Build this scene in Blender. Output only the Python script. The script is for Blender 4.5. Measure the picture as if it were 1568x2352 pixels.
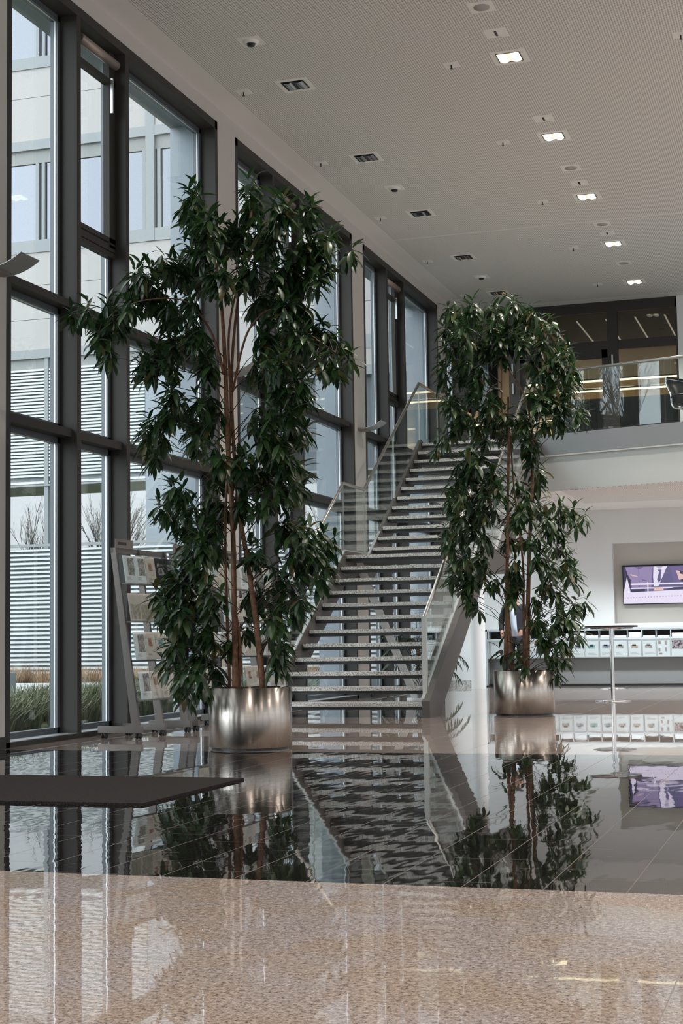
import bpy, bmesh, math, random
from mathutils import Vector, Matrix, Quaternion
random.seed(7)
for o in list(bpy.data.objects): bpy.data.objects.remove(o)
SC = bpy.context.scene; COL = SC.collection
PI = math.pi
# ---------------------------------------------------------------- camera
CAM = Vector((6.8448, 0.0, 0.9024))
CR = Vector((0.952862, 0.303033, -0.015007)); CU = Vector((0.039357, -0.074408, 0.996451)); CF = Vector((-0.300841, 0.950071, 0.082827))
FPX = 3508.05
cd = bpy.data.cameras.new('camera'); cam = bpy.data.objects.new('camera', cd); COL.objects.link(cam)
cd.sensor_fit = 'HORIZONTAL'; cd.sensor_width = 24.0; cd.lens = FPX/1568*24.0; cd.clip_end = 300; cd.clip_start = .05
cam.matrix_world = Matrix(((CR.x, CU.x, -CF.x, CAM.x), (CR.y, CU.y, -CF.y, CAM.y), (CR.z, CU.z, -CF.z, CAM.z), (0, 0, 0, 1)))
SC.camera = cam
# ---------------------------------------------------------------- light
SC.view_settings.view_transform = 'Standard'; SC.view_settings.look = 'None'; SC.view_settings.gamma = 1; SC.view_settings.use_curve_mapping = False
SC.view_settings.exposure = 0.0
w = bpy.data.worlds.new('overcast_sky'); SC.world = w; w.use_nodes = True
nt = w.node_tree; nt.nodes.clear()
wo = nt.nodes.new('ShaderNodeOutputWorld'); bg = nt.nodes.new('ShaderNodeBackground'); tc = nt.nodes.new('ShaderNodeTexCoord')
sx = nt.nodes.new('ShaderNodeSeparateXYZ'); cr = nt.nodes.new('ShaderNodeValToRGB')
nt.links.new(tc.outputs['Generated'], sx.inputs[0]); nt.links.new(sx.outputs['Z'], cr.inputs['Fac'])
cr.color_ramp.elements[0].position = 0.0; cr.color_ramp.elements[0].color = (.64, .67, .70, 1)
cr.color_ramp.elements[1].position = 1.0; cr.color_ramp.elements[1].color = (1, 1, 1, 1)
e = cr.color_ramp.elements.new(.25); e.color = (.70, .74, .79, 1)
mu = nt.nodes.new('ShaderNodeMath'); mu.operation = 'MULTIPLY_ADD'; mu.inputs[1].default_value = 3.0; mu.inputs[2].default_value = 1.2
mx = nt.nodes.new('ShaderNodeMath'); mx.operation = 'MAXIMUM'; mx.inputs[1].default_value = 0
nt.links.new(sx.outputs['Z'], mx.inputs[0]); dp = nt.nodes.new('ShaderNodeVectorMath'); dp.operation = 'DOT_PRODUCT'; dp.inputs[1].default_value = (-.615, -.765, .19); nt.links.new(tc.outputs['Generated'], dp.inputs[0])
m1 = nt.nodes.new('ShaderNodeMath'); m1.operation = 'MAXIMUM'; m1.inputs[1].default_value = 0; nt.links.new(dp.outputs['Value'], m1.inputs[0])
m2 = nt.nodes.new('ShaderNodeMath'); m2.operation = 'POWER'; m2.inputs[1].default_value = 8; nt.links.new(m1.outputs[0], m2.inputs[0])
m3 = nt.nodes.new('ShaderNodeMath'); m3.operation = 'MULTIPLY_ADD'; m3.inputs[1].default_value = 8.5; nt.links.new(m2.outputs[0], m3.inputs[0])   # the veiled sun side of the sky
nt.links.new(mx.outputs[0], mu.inputs[0]); nt.links.new(mu.outputs[0], m3.inputs[2]); nt.links.new(m3.outputs[0], bg.inputs['Strength'])
nt.links.new(cr.outputs[0], bg.inputs['Color']); nt.links.new(bg.outputs[0], wo.inputs[0])

# ---------------------------------------------------------------- helpers
def at(px, py, Y):
    d = CF + CR*((px-784)/FPX) - CU*((py-1176)/FPX)
    return CAM + d*((Y-CAM.y)/d.y)
MATS = {}
def mat(name, col=(.5, .5, .5), rough=.5, metal=0.0, spec=.5, emit=None, es=0, noise=None, bump=None, coat=0):
    if name in MATS: return MATS[name]
    m = bpy.data.materials.new(name); m.use_nodes = True; t = m.node_tree; b = t.nodes['Principled BSDF']
    b.inputs['Base Color'].default_value = (*col, 1); b.inputs['Roughness'].default_value = rough; b.inputs['Metallic'].default_value = metal
    b.inputs['Specular IOR Level'].default_value = spec
    if coat: b.inputs['Coat Weight'].default_value = coat
    if emit: b.inputs['Emission Color'].default_value = (*emit, 1); b.inputs['Emission Strength'].default_value = es
    tcn = t.nodes.new('ShaderNodeTexCoord')
    if noise:                                   # (scale, colour2, contrast)
        n = t.nodes.new('ShaderNodeTexNoise'); n.inputs['Scale'].default_value = noise[0]; n.inputs['Detail'].default_value = 4
        r = t.nodes.new('ShaderNodeValToRGB'); k = noise[2]
        r.color_ramp.elements[0].position = .5-k; r.color_ramp.elements[0].color = (*col, 1)
        r.color_ramp.elements[1].position = .5+k; r.color_ramp.elements[1].color = (*noise[1], 1)
        t.links.new(tcn.outputs['Object'], n.inputs['Vector']); t.links.new(n.outputs['Fac'], r.inputs['Fac']); t.links.new(r.outputs['Color'], b.inputs['Base Color'])
    if bump:                                    # (scale, strength, distance)
        n2 = t.nodes.new('ShaderNodeTexNoise'); n2.inputs['Scale'].default_value = bump[0]; n2.inputs['Detail'].default_value = 3
        bp = t.nodes.new('ShaderNodeBump'); bp.inputs['Strength'].default_value = bump[1]; bp.inputs['Distance'].default_value = bump[2]
        t.links.new(tcn.outputs['Object'], n2.inputs['Vector']); t.links.new(n2.outputs['Fac'], bp.inputs['Height']); t.links.new(bp.outputs['Normal'], b.inputs['Normal'])
    MATS[name] = m; return m
class G:
    """little graph helper for node materials"""
    def __init__(s, name):
        s.m = bpy.data.materials.new(name); s.m.use_nodes = True; s.t = s.m.node_tree; s.b = s.t.nodes['Principled BSDF']; MATS[name] = s.m
        s.co = s.t.nodes.new('ShaderNodeTexCoord').outputs['Object']
    def sock(s, n, i, v):
        if isinstance(v, (int, float)): n.inputs[i].default_value = v
        elif isinstance(v, tuple): n.inputs[i].default_value = v
        else: s.t.links.new(v, n.inputs[i])
    def math(s, op, a, b=0.0, c=0.0):
        n = s.t.nodes.new('ShaderNodeMath'); n.operation = op
        s.sock(n, 0, a); s.sock(n, 1, b); s.sock(n, 2, c); return n.outputs[0]
    def sep(s):
        n = s.t.nodes.new('ShaderNodeSeparateXYZ'); s.t.links.new(s.co, n.inputs[0]); return n.outputs
    def noise(s, scale, detail=3, rough=.5, vec=None):
        n = s.t.nodes.new('ShaderNodeTexNoise'); n.inputs['Scale'].default_value = scale; n.inputs['Detail'].default_value = detail; n.inputs['Roughness'].default_value = rough
        s.t.links.new(vec or s.co, n.inputs['Vector']); return n.outputs['Fac']
    def ramp(s, f, stops):
        n = s.t.nodes.new('ShaderNodeValToRGB'); s.t.links.new(f, n.inputs['Fac']); el = n.color_ramp.elements
        el[0].position = stops[0][0]; el[0].color = (*stops[0][1], 1); el[1].position = stops[-1][0]; el[1].color = (*stops[-1][1], 1)
        for p, c in stops[1:-1]: q = el.new(p); q.color = (*c, 1)
        return n.outputs['Color']
    def mix(s, f, a, b):
        n = s.t.nodes.new('ShaderNodeMix'); n.data_type = 'RGBA'; s.sock(n, 0, f); s.sock(n, 6, a); s.sock(n, 7, b); return n.outputs[2]
    def bump(s, h, strength, dist):
        n = s.t.nodes.new('ShaderNodeBump'); n.inputs['Strength'].default_value = strength; n.inputs['Distance'].default_value = dist
        s.t.links.new(h, n.inputs['Height']); return n.outputs['Normal']
    def set(s, k, v): s.sock(s.b, k, v) if not isinstance(k, str) else (s.t.links.new(v, s.b.inputs[k]) if not isinstance(v, (int, float, tuple)) else setattr(s.b.inputs[k], 'default_value', v))

def glass_mat(name, tint, refl=1.0, rough=0.0):
    m = bpy.data.materials.new(name); m.use_nodes = True; t = m.node_tree; t.nodes.clear()
    out = t.nodes.new('ShaderNodeOutputMaterial'); mixn = t.nodes.new('ShaderNodeMixShader'); tr = t.nodes.new('ShaderNodeBsdfTransparent'); gl = t.nodes.new('ShaderNodeBsdfGlossy')
    fr = t.nodes.new('ShaderNodeFresnel'); ge = t.nodes.new('ShaderNodeNewGeometry'); io = t.nodes.new('ShaderNodeMath'); io.operation = 'MULTIPLY_ADD'
    io.inputs[1].default_value = 1/1.45-1.45; io.inputs[2].default_value = 1.45; t.links.new(ge.outputs['Backfacing'], io.inputs[0]); t.links.new(io.outputs[0], fr.inputs['IOR'])
    mm = t.nodes.new('ShaderNodeMath'); mm.operation = 'MULTIPLY'; mm.inputs[1].default_value = refl; mm.use_clamp = True
    tr.inputs['Color'].default_value = (*tint, 1); gl.inputs['Roughness'].default_value = rough; gl.inputs['Color'].default_value = (.95, .97, .97, 1)
    t.links.new(fr.outputs[0], mm.inputs[0]); t.links.new(mm.outputs[0], mixn.inputs[0]); t.links.new(tr.outputs[0], mixn.inputs[1]); t.links.new(gl.outputs[0], mixn.inputs[2]); t.links.new(mixn.outputs[0], out.inputs[0])
    MATS[name] = m; return m

class MB:
    def __init__(s): s.v = []; s.f = []; s.mi = []; s.sm = []
    def add(s, vs, fs, mi=0, smooth=False):
        o = len(s.v); s.v += [tuple(q) for q in vs]; s.f += [[i+o for i in f] for f in fs]; s.mi += [mi]*len(fs); s.sm += [smooth]*len(fs); return s
    def box(s, a, b, mi=0):
        x0, x1 = sorted((a[0], b[0])); y0, y1 = sorted((a[1], b[1])); z0, z1 = sorted((a[2], b[2]))
        v = [(x0, y0, z0), (x1, y0, z0), (x1, y1, z0), (x0, y1, z0), (x0, y0, z1), (x1, y0, z1), (x1, y1, z1), (x0, y1, z1)]
        return s.add(v, [(0, 3, 2, 1), (4, 5, 6, 7), (0, 1, 5, 4), (1, 2, 6, 5), (2, 3, 7, 6), (3, 0, 4, 7)], mi)
    def obox(s, c, ax, ay, az, mi=0):            # oriented box: centre and half-axis vectors
        c = Vector(c); ax = Vector(ax); ay = Vector(ay); az = Vector(az)
        v = [c+i*ax+j*ay+k*az for k in (-1, 1) for i, j in ((-1, -1), (1, -1), (1, 1), (-1, 1))]
        return s.add(v, [(0, 3, 2, 1), (4, 5, 6, 7), (0, 1, 5, 4), (1, 2, 6, 5), (2, 3, 7, 6), (3, 0, 4, 7)], mi)
    def prism(s, poly, axis, a, b, mi=0):        # 2-D polygon extruded along an axis
        def P(p, t): return (t, p[0], p[1]) if axis == 0 else ((p[0], t, p[1]) if axis == 1 else (p[0], p[1], t))
        n = len(poly); v = [P(p, a) for p in poly]+[P(p, b) for p in poly]
        return s.add(v, [list(range(n))[::-1], list(range(n, 2*n))]+[(i, (i+1) % n, n+(i+1) % n, n+i) for i in range(n)], mi)
    def tube(s, pts, r, n=8, mi=0, caps=True):
        pts = [Vector(p) for p in pts]; rs = r if isinstance(r, (list, tuple)) else [r]*len(pts); vs = []; fs = []
        up = Vector((0, 0, 1)); prev = None
        for i, p in enumerate(pts):
            d = (pts[min(i+1, len(pts)-1)]-pts[max(i-1, 0)]).normalized()
            if prev is None: a = d.cross(up if abs(d.z) < .9 else Vector((1, 0, 0))).normalized()
            else:
                a = prev-d*prev.dot(d); a = a.normalized() if a.length > 1e-6 else d.cross(up).normalized()
            prev = a; b = d.cross(a)
            vs += [p+(a*math.cos(2*PI*k/n)+b*math.sin(2*PI*k/n))*rs[i] for k in range(n)]
            if i: fs += [((i-1)*n+k, (i-1)*n+(k+1) % n, i*n+(k+1) % n, i*n+k) for k in range(n)]
        s.add(vs, fs, mi, True)
        if caps:
            L = (len(pts)-1)*n; o = len(s.v)-len(vs)
            s.f += [[o+k for k in range(n)][::-1], [o+L+k for k in range(n)]]; s.mi += [mi, mi]; s.sm += [False, False]
        return s
    def lathe(s, prof, c=(0, 0, 0), n=48, mi=0, smooth=True):
        vs = []; fs = []
        for (r, z) in prof: vs += [(c[0]+r*math.cos(2*PI*k/n), c[1]+r*math.sin(2*PI*k/n), c[2]+z) for k in range(n)]
        for i in range(1, len(prof)): fs += [((i-1)*n+k, (i-1)*n+(k+1) % n, i*n+(k+1) % n, i*n+k) for k in range(n)]
        return s.add(vs, fs, mi, smooth)
    def disc(s, c, r, n=32, mi=0): return s.lathe([(0.0001, 0), (r, 0)], c, n, mi, False)
    def cyl(s, c, r, h, n=32, mi=0): return s.lathe([(.0001, 0), (r, 0), (r, 0), (r, h), (r, h), (.0001, h)], c, n, mi, False)
    def build(s, name, m, parent=None, smooth=None, bevel=0):
        me = bpy.data.meshes.new(name); me.from_pydata(s.v, [], s.f); ms = m if isinstance(m, list) else [m]
        for q in ms: me.materials.append(q)
        for p, i, k in zip(me.polygons, s.mi, s.sm): p.material_index = i; p.use_smooth = k if smooth is None else smooth
        me.update(); o = bpy.data.objects.new(name, me); COL.objects.link(o)
        if parent: o.parent = parent
        if bevel:
            b = o.modifiers.new('bevel', 'BEVEL'); b.width = bevel; b.segments = 2; b.limit_method = 'ANGLE'
        return o
def tag(o, label, cat, group=None, kind=None):
    o['label'] = label; o['category'] = cat
    if group: o['group'] = group
    if kind: o['kind'] = kind
    return o
def thing(name, label, cat, loc=(0, 0, 0), rz=0, group=None):
    o = bpy.data.objects.new(name, None); COL.objects.link(o); o.location = loc; o.rotation_euler = (0, 0, rz); o.empty_display_size = .1
    return tag(o, label, cat, group)
def struct(o): o['kind'] = 'structure'; return o
def copy_tree(o, parent=None):
    c = o.copy(); COL.objects.link(c); c.parent = parent
    for ch in list(o.children): copy_tree(ch, c)
    return c
ORD = ['first', 'second', 'third', 'fourth', 'fifth', 'sixth', 'seventh', 'eighth', 'ninth', 'tenth', 'eleventh', 'twelfth', 'thirteenth', 'fourteenth', 'fifteenth', 'sixteenth']
# ---------------------------------------------------------------- materials
FRAME = mat('anthracite_frame', (.046, .043, .041), .55, 0, .22)
SASH = mat('grey_sash', (.10, .115, .13), .4, .2)
ALU = mat('aluminium_strip', (.55, .58, .60), .35, .7)
REVEAL = mat('blue_grey_cladding', (.23, .27, .31), .5, .2, noise=(3, (.26, .30, .34), .2))
PLASTER = mat('plaster', (.56, .53, .50), .85, noise=(1.5, (.58, .55, .52), .3))
WHITEWALL = mat('white_wall', (.74, .75, .75), .8, noise=(.6, (.77, .78, .78), .3))
BEIGEWALL = mat('greige_wall', (.52, .50, .465), .8, noise=(.8, (.55, .53, .49), .3))
STEEL = mat('stainless_steel', (.62, .59, .55), .28, 1.0)
CHROME = mat('chrome', (.75, .75, .75), .08, 1.0)
BLACK = mat('black_plastic', (.012, .012, .014), .35)
DARKST = mat('dark_steel', (.028, .030, .033), .45, .2)
GREYST = mat('grey_painted_steel', (.085, .078, .074), .5, .2)
FASCIA = mat('grey_fascia', (.175, .18, .185), .45, .3, noise=(1.2, (.19, .195, .20), .3))
GLASS = glass_mat('window_glass', (.93, .96, .96), 1.0)
GLASSG = glass_mat('balustrade_glass', (.91, .95, .94), 1.0)
GLASSD = glass_mat('tinted_glass', (.62, .64, .65), 1.2)
ACRYL = glass_mat('acrylic', (.95, .97, .97), 1.0)

def floor_mat():
    g = G('polished_granite'); X, Y, Z = g.sep()
    sp1 = g.noise(62, 3, .65); sp2 = g.noise(170, 2, .6); lo = g.noise(2.2, 3)
    light = g.ramp(g.math('MULTIPLY_ADD', sp2, .45, g.math('MULTIPLY', sp1, .55)), [(.38, (.078, .068, .064)), (.46, (.215, .187, .173)), (.55, (.315, .279, .260)), (.62, (.43, .40, .385))])
    tint = g.ramp(lo, [(.38, (1.0, .88, .76)), (.62, (1.0, .97, 1.0))])
    mm = g.t.nodes.new('ShaderNodeMix'); mm.data_type = 'RGBA'; mm.blend_type = 'MULTIPLY'; mm.inputs[0].default_value = 1
    g.t.links.new(light, mm.inputs[6]); g.t.links.new(tint, mm.inputs[7]); light = mm.outputs[2]
    dark = g.ramp(sp2, [(.35, (.004, .0036, .0034)), (.6, (.012, .011, .010))])
    band = g.math('MULTIPLY', g.math('GREATER_THAN', Y, 5.49), g.math('LESS_THAN', Y, 11.72))
    # joints
    def line(c, pitch, wd, off=0.0):
        f = g.math('FRACT', g.math('DIVIDE', g.math('ADD', c, 100*pitch+off), pitch)); return g.math('LESS_THAN', f, wd/pitch)
    ix = g.math('FLOOR', g.math('DIVIDE', X, .297)); sh = g.math('MULTIPLY', g.math('FRACT', g.math('MULTIPLY', ix, .37)), .6)
    jd = g.math('MAXIMUM', line(X, .297, .004, .105), line(g.math('ADD', Y, sh), .6, .003))
    jl = g.math('MAXIMUM', line(X, .594, .004, .105), line(Y, .6, .003, .11))
    jc = g.mix(band, (.19, .16, .14, 1), (.12, .10, .09, 1))
    base = g.mix(band, light, dark)
    j = g.math('ADD', g.math('MULTIPLY', band, jd), g.math('MULTIPLY', g.math('SUBTRACT', 1.0, band), jl))
    g.set('Base Color', g.mix(j, base, jc))
    g.set('Roughness', g.math('MULTIPLY_ADD', g.math('SUBTRACT', 1.0, band), -.003, g.math('MULTIPLY_ADD', j, .3, .018)))
    g.b.inputs['Specular IOR Level'].default_value = .45
    mp = g.t.nodes.new('ShaderNodeMapping'); mp.inputs['Scale'].default_value = (3.4, 1.0, 1); g.t.links.new(g.co, mp.inputs['Vector'])
    # every tile is a touch out of level with its own slight swell
    n = g.noise(1.6, 2, .5, mp.outputs[0])
    wn = g.t.nodes.new('ShaderNodeTexWhiteNoise'); wn.noise_dimensions = '1D'; g.t.links.new(g.math('ADD', ix, g.math('MULTIPLY', g.math('FLOOR', g.math('DIVIDE', Y, .6)), 13.7)), wn.inputs['W'])
    tilt = g.math('MULTIPLY', g.math('SUBTRACT', wn.outputs['Value'], .5), g.math('FRACT', g.math('DIVIDE', Y, .6)))
    h = g.math('ADD', g.math('MULTIPLY', n, 1.0), g.math('MULTIPLY', tilt, .35))
    g.t.links.new(g.bump(g.math('MULTIPLY', h, g.math('MULTIPLY_ADD', band, .7, .3)), 1.0, .0012), g.b.inputs['Normal'])
    return g.m
FLOOR = floor_mat()
def ceil_mat(name, x0, y1, gap, rot=0.0):
    g = G(name); X, Y, Z = g.sep(); p = .028
    fx = g.math('SUBTRACT', g.math('FRACT', g.math('DIVIDE', X, p)), .5); fy = g.math('SUBTRACT', g.math('FRACT', g.math('DIVIDE', Y, p)), .5)
    d = g.math('SQRT', g.math('ADD', g.math('MULTIPLY', fx, fx), g.math('MULTIPLY', fy, fy)))
    hole = g.math('LESS_THAN', d, .27)
    msk = g.math('MULTIPLY', g.math('GREATER_THAN', X, x0), g.math('LESS_THAN', Y, y1))
    if gap: msk = g.math('MULTIPLY', msk, g.math('GREATER_THAN', g.math('ABSOLUTE', g.math('SUBTRACT', Y, gap)), .03))
    g.set('Base Color', g.mix(g.math('MULTIPLY', hole, msk), (.80, .775, .755, 1), (.24, .225, .21, 1)))
    g.b.inputs['Roughness'].default_value = .85
    return g.m
CEIL = ceil_mat('perforated_ceiling', .34, 29.15, 23.6); CEIL2 = ceil_mat('perforated_soffit', 2.9, 26.4, None)
def speck(name, a, b, c, scale, rough):
    g = G(name); n = g.noise(scale, 3, .65); g.set('Base Color', g.ramp(n, [(.36, a), (.5, b), (.64, c)])); g.b.inputs['Roughness'].default_value = rough; return g.m
TREAD = speck('speckled_granite', (.13, .125, .12), (.50, .48, .46), (.80, .78, .75), 85, .3)
CARPET = speck('charcoal_carpet', (.005, .0045, .0045), (.017, .0145, .014), (.055, .047, .045), 210, .95)
SOIL = speck('bark_mulch', (.01, .006, .004), (.05, .028, .018), (.11, .065, .04), 60, .95)
CARPET.node_tree.nodes['Principled BSDF'].inputs['Specular IOR Level'].default_value = .05
GRAVEL = speck('grey_gravel', (.03, .03, .032), (.12, .12, .125), (.35, .35, .36), 30, .9)
def pot_mat():
    g = G('brushed_steel'); mp = g.t.nodes.new('ShaderNodeMapping'); mp.inputs['Scale'].default_value = (1, 1, 160); g.t.links.new(g.co, mp.inputs['Vector'])
    n = g.noise(6, 3, .6, mp.outputs[0]); g.set('Base Color', g.ramp(n, [(.3, (.40, .355, .315)), (.7, (.50, .455, .41))])); g.b.inputs['Metallic'].default_value = 1
    g.b.inputs['Roughness'].default_value = .27; g.b.inputs['Anisotropic'].default_value = .9; g.b.inputs['Anisotropic Rotation'].default_value = 0.25
    tg = g.t.nodes.new('ShaderNodeTangent'); tg.direction_type = 'RADIAL'; tg.axis = 'Z'; g.t.links.new(tg.outputs[0], g.b.inputs['Tangent']); return g.m
POT = pot_mat()
def leaf_mat(name='glossy_leaf', dk=.8):
    g = G(name)
    n = g.noise(5.5, 2, .6)
    at_ = g.t.nodes.new('ShaderNodeAttribute'); at_.attribute_name = 'tint'
    f = g.math('MULTIPLY_ADD', n, .4, g.math('MULTIPLY', at_.outputs['Fac'], .8))
    col = g.ramp(f, [(.15, (.006*dk, .018*dk, .008*dk)), (.5, (.014*dk, .043*dk, .013*dk)), (.85, (.035*dk, .075*dk, .018*dk)), (1.0, (.10*dk, .085*dk, .025*dk))])
    g.set('Base Color', col); g.b.inputs['Roughness'].default_value = .36; g.b.inputs['Specular IOR Level'].default_value = .5
    # thin blade: part of the light passes through
    tl = g.t.nodes.new('ShaderNodeBsdfTranslucent'); ms = g.t.nodes.new('ShaderNodeMixShader'); ms.inputs[0].default_value = .18
    hs = g.t.nodes.new('ShaderNodeHueSaturation'); hs.inputs['Value'].default_value = 2.2; g.t.links.new(col, hs.inputs['Color']); g.t.links.new(hs.outputs[0], tl.inputs['Color'])
    out = g.t.nodes['Material Output']; g.t.links.new(g.b.outputs[0], ms.inputs[1]); g.t.links.new(tl.outputs[0], ms.inputs[2]); g.t.links.new(ms.outputs[0], out.inputs[0])
    return g.m
LEAF = leaf_mat()
BARK = mat('warm_bark', (.06, .024, .012), .6, noise=(18, (.22, .10, .042), .18), bump=(40, .5, .01))
TWIG = mat('twig_bark', (.030, .017, .011), .7)
# ---------------------------------------------------------------- the room shell
X1 = 15.0; YB = -7.0; ZC = 7.37
OPEN = [(-5.17, -.18), (.33, 5.32), (5.83, 10.82), (11.85, 16.84), (17.43, 22.34), (22.94, 27.81), (28.43, 33.4)]
OPEN[2] = (6.34, 11.33)
OPEN[1] = (.84, 5.83)
OPEN[0] = (-4.66, .33)
struct(MB().box((-.6, YB-.3, -.3), (X1, 38.2, 0)).build('floor', FLOOR))
struct(MB().box((0, YB, ZC), (X1, 29.62, ZC+.3)).build('ceiling', CEIL))
wl = MB(); ys = [YB]+[y for o_ in OPEN for y in o_]+[38.2]
for i in range(0, len(ys), 2): wl.box((0, ys[i], 0), (-.6, ys[i+1], ZC))
for a, b in OPEN: wl.box((0, a, 7.19), (-.6, b, ZC))
wl.box((-.6, YB, ZC), (0, 38.2, ZC+.3))
struct(wl.build('wall_left', PLASTER))
bb = MB()
for i in range(0, len(ys)-3, 2): bb.box((.012, ys[i], 0), (0, ys[i+1], .10))
struct(bb.build('baseboard_left', BLACK))
# windows: each opening with its frame, mullions, transoms, panes
def window(i, a, b):
    r = struct(bpy.data.objects.new('window_%d' % (i+1), None)); COL.objects.link(r); r.location = (0, a, 0)
    def L(m): m.v = [(x, y-a, z) for x, y, z in m.v]; return m
    zt = 7.19; f = MB(); d = -.2
    f.box((.004, a, 0), (d, a+.08, zt)); f.box((.004, b-.08, 0), (d, b, zt)); f.box((.004, a, zt-.10), (d, b, zt)); f.box((.004, a, 0), (d, b, .045))
    L(f).build('window_frame', FRAME, r)
    L(MB().box((0.0, a+.08, .045), (d, b-.08, .052))).build('window_sill', ALU, r)
    lit = MB()      # outer reveal of the opening, in cladding
    lit.box((-.30, a-.0, 0), (-.62, a+.006, zt)); lit.box((-.30, b-.006, 0), (-.62, b, zt)); lit.box((-.30, a, zt-.006), (-.62, b, zt))
    L(lit).build('window_reveal', REVEAL, r)
    ml = [(a+1.34, a+1.425), (a+2.44, a+2.52)]
    for m0, m1 in ml: L(MB().box((.002, m0, .045), (d, m1, zt-.10))).build('mullion', FRAME, r)
    pn = [(a+.08, ml[0][0]), (ml[0][1], ml[1][0]), (ml[1][1], b-.08)]
    for k, (p0, p1) in enumerate(pn):
        for z1, z0 in ((4.225, 4.15), (2.965, 2.885)): L(MB().box((-.05, p0, z0), (d, p1, z1))).build('transom', FRAME, r)
        lev = [(.05, 2.885), (2.965, 4.15), (4.225, 7.09)]
        for q, (z0, z1) in enumerate(lev):
            s = MB(); w_ = .055
            for bx in (((-.18, p0, z0), (-.26, p0+w_, z1)), ((-.18, p1-w_, z0), (-.26, p1, z1)), ((-.18, p0, z0), (-.26, p1, z0+w_)), ((-.18, p0, z1-w_), (-.26, p1, z1))): s.box(*bx)
            ar = L(s).build('sash', SASH, r)
            s = MB(); u = w_
            for y_ in (p0+u, p1-u-.008): s.box((-.20, y_, z0+u), (-.215, y_+.008, z1-u))
            s.box((-.20, p0+u, z1-u-.006), (-.215, p1-u, z1-u))
            L(s).build('glazing_bead', ALU, ar)
            L(MB().box((-.222, p0+.04, z0+.04), (-.236, p1-.04, z1-.04))).build('pane', GLASS, ar)
    p0, p1 = pn[1]      # tilting vent light in the middle pane
    v = MB()
    for z0, z1 in ((5.05, 5.10), (4.96, 5.03), (4.90, 4.95)): v.box((-.12, p0, z0), (-.2, p1, z1))
    v.box((-.12, p0, 5.0), (-.19, p0+.10, 7.09)); v.box((-.12, p1-.14, 5.0), (-.19, p1, 7.09)); v.box((-.12, p0, 6.74), (-.19, p1, 6.80))
    L(v).build('vent_sash', FRAME, r)
    v = MB(); v.tube([(-.07, p0+.1, 6.95), (-.07, p1-.08, 6.95)], .05, 20); L(v).build('window_actuator', mat('bronze_tube', (.36, .30, .26), .35, .5), r)
    L(MB().box((-.085, p1-.13, 6.43), (-.12, p1-.10, 6.80))).build('window_handle', ALU, r)
    return r
for i, (a, b) in enumerate(OPEN): window(i, a, b)
# far walls
YBK = 27.95
wb = MB(); wb.box((0.0, YBK, 0), (3.15, YBK+.25, 3.2)); wb.box((3.15, YBK, 0), (X1, YBK+.25, 1.11)); wb.box((3.15, YBK, 2.56), (X1, YBK+.25, 3.2)); wb.box((3.15, YBK+.16, 1.11), (X1, YBK+.25, 2.56), 1)
wb.box((7.6, YBK, 1.11), (X1, YBK+.25, 2.56))
struct(wb.build('wall_back', [WHITEWALL, BEIGEWALL]))
struct(MB().box((.02, YBK-.015, 0), (.86, YBK, .10)).build('baseboard_back', TREAD))
wr = MB()
wr.box((X1, YB, 0), (X1+.3, 38.2, .25)); wr.box((X1, YB, 6.9), (X1+.3, 38.2, ZC+.3))
for y in range(-7, 30, 5): wr.box((X1, y, .25), (X1+.3, y+.5, 6.9))
wr.box((X1, 28, .25), (X1+.3, 38.2, 6.9)); struct(wr.build('wall_right', WHITEWALL))
wn_ = MB(); wn_.box((0, YB, 0), (X1, YB-.3, .2)); wn_.box((0, YB, 7.0), (X1, YB-.3, ZC+.3))
for x in (0, 4.8, 9.6, 14.5): wn_.box((x, YB, .2), (x+.5, YB-.3, 7.0))
struct(wn_.build('wall_front', PLASTER))
# ---------------------------------------------------------------- upper gallery
def edge(x): return 23.52-(x-4.0)*.32
XE = 12.0
def slab(z0, z1, off, m, name, x0=2.44, back=29.5):
    poly = [(x0, edge(x0)+off), (XE, edge(XE)+off), (XE, back), (.60, back), (.60, 24.12+off), (x0, 24.12+off if off < .3 else edge(x0)+off)]
    return MB().prism(poly, 2, z0, z1).build(name, m)
struct(slab(3.76, 4.08, 0.0, FASCIA, 'gallery_floor'))
struct(slab(3.735, 3.76, .012, WHITEWALL, 'gallery_trim'))
struct(slab(3.19, 3.735, .05, mat('pale_grey_panel', (.43, .45, .445), .7), 'gallery_soffit_face'))
g_ = MB().prism([(2.44, edge(2.44)+.055), (XE, edge(XE)+.055), (XE, 27.95), (.61, 27.95), (.61, 24.2)], 2, 3.18, 3.19).build('ceiling_lower', CEIL2); struct(g_)
struct(MB().box((.6, 27.95, 3.2), (X1, 29.5, 4.08)).build('gallery_beam', WHITEWALL))
# gallery balustrade
gb = thing('gallery_balustrade', 'glass balustrade with stainless handrail along the gallery edge above the counter', 'railing', (2.44, edge(2.44), 4.08))
def LP(m, o): m.v = [(x-o[0], y-o[1], z-o[2]) for x, y, z in m.v]; return m
O_ = (2.44, edge(2.44), 4.08)
dx = Vector((1, -.32, 0)).normalized(); nx = Vector((.32, 1, 0)).normalized()
LP(MB().tube([Vector((2.44, edge(2.44), 5.065)), Vector((XE, edge(XE), 5.065))], .022, 12), O_).build('handrail', STEEL, gb)
xs = [2.44, 3.42, 4.62, 5.82, 7.02, 8.22, 9.42, 10.62, 11.82]
for a, b in zip(xs, xs[1:]):
    p = Vector(((a+b)/2, edge((a+b)/2)+.012, 4.57)); hl = (Vector((b, edge(b), 0))-Vector((a, edge(a), 0))).length/2-.006
    LP(MB().obox(p, dx*hl, nx*.006, Vector((0, 0, .475))), O_).build('glass_panel', GLASSG, gb)
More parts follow.
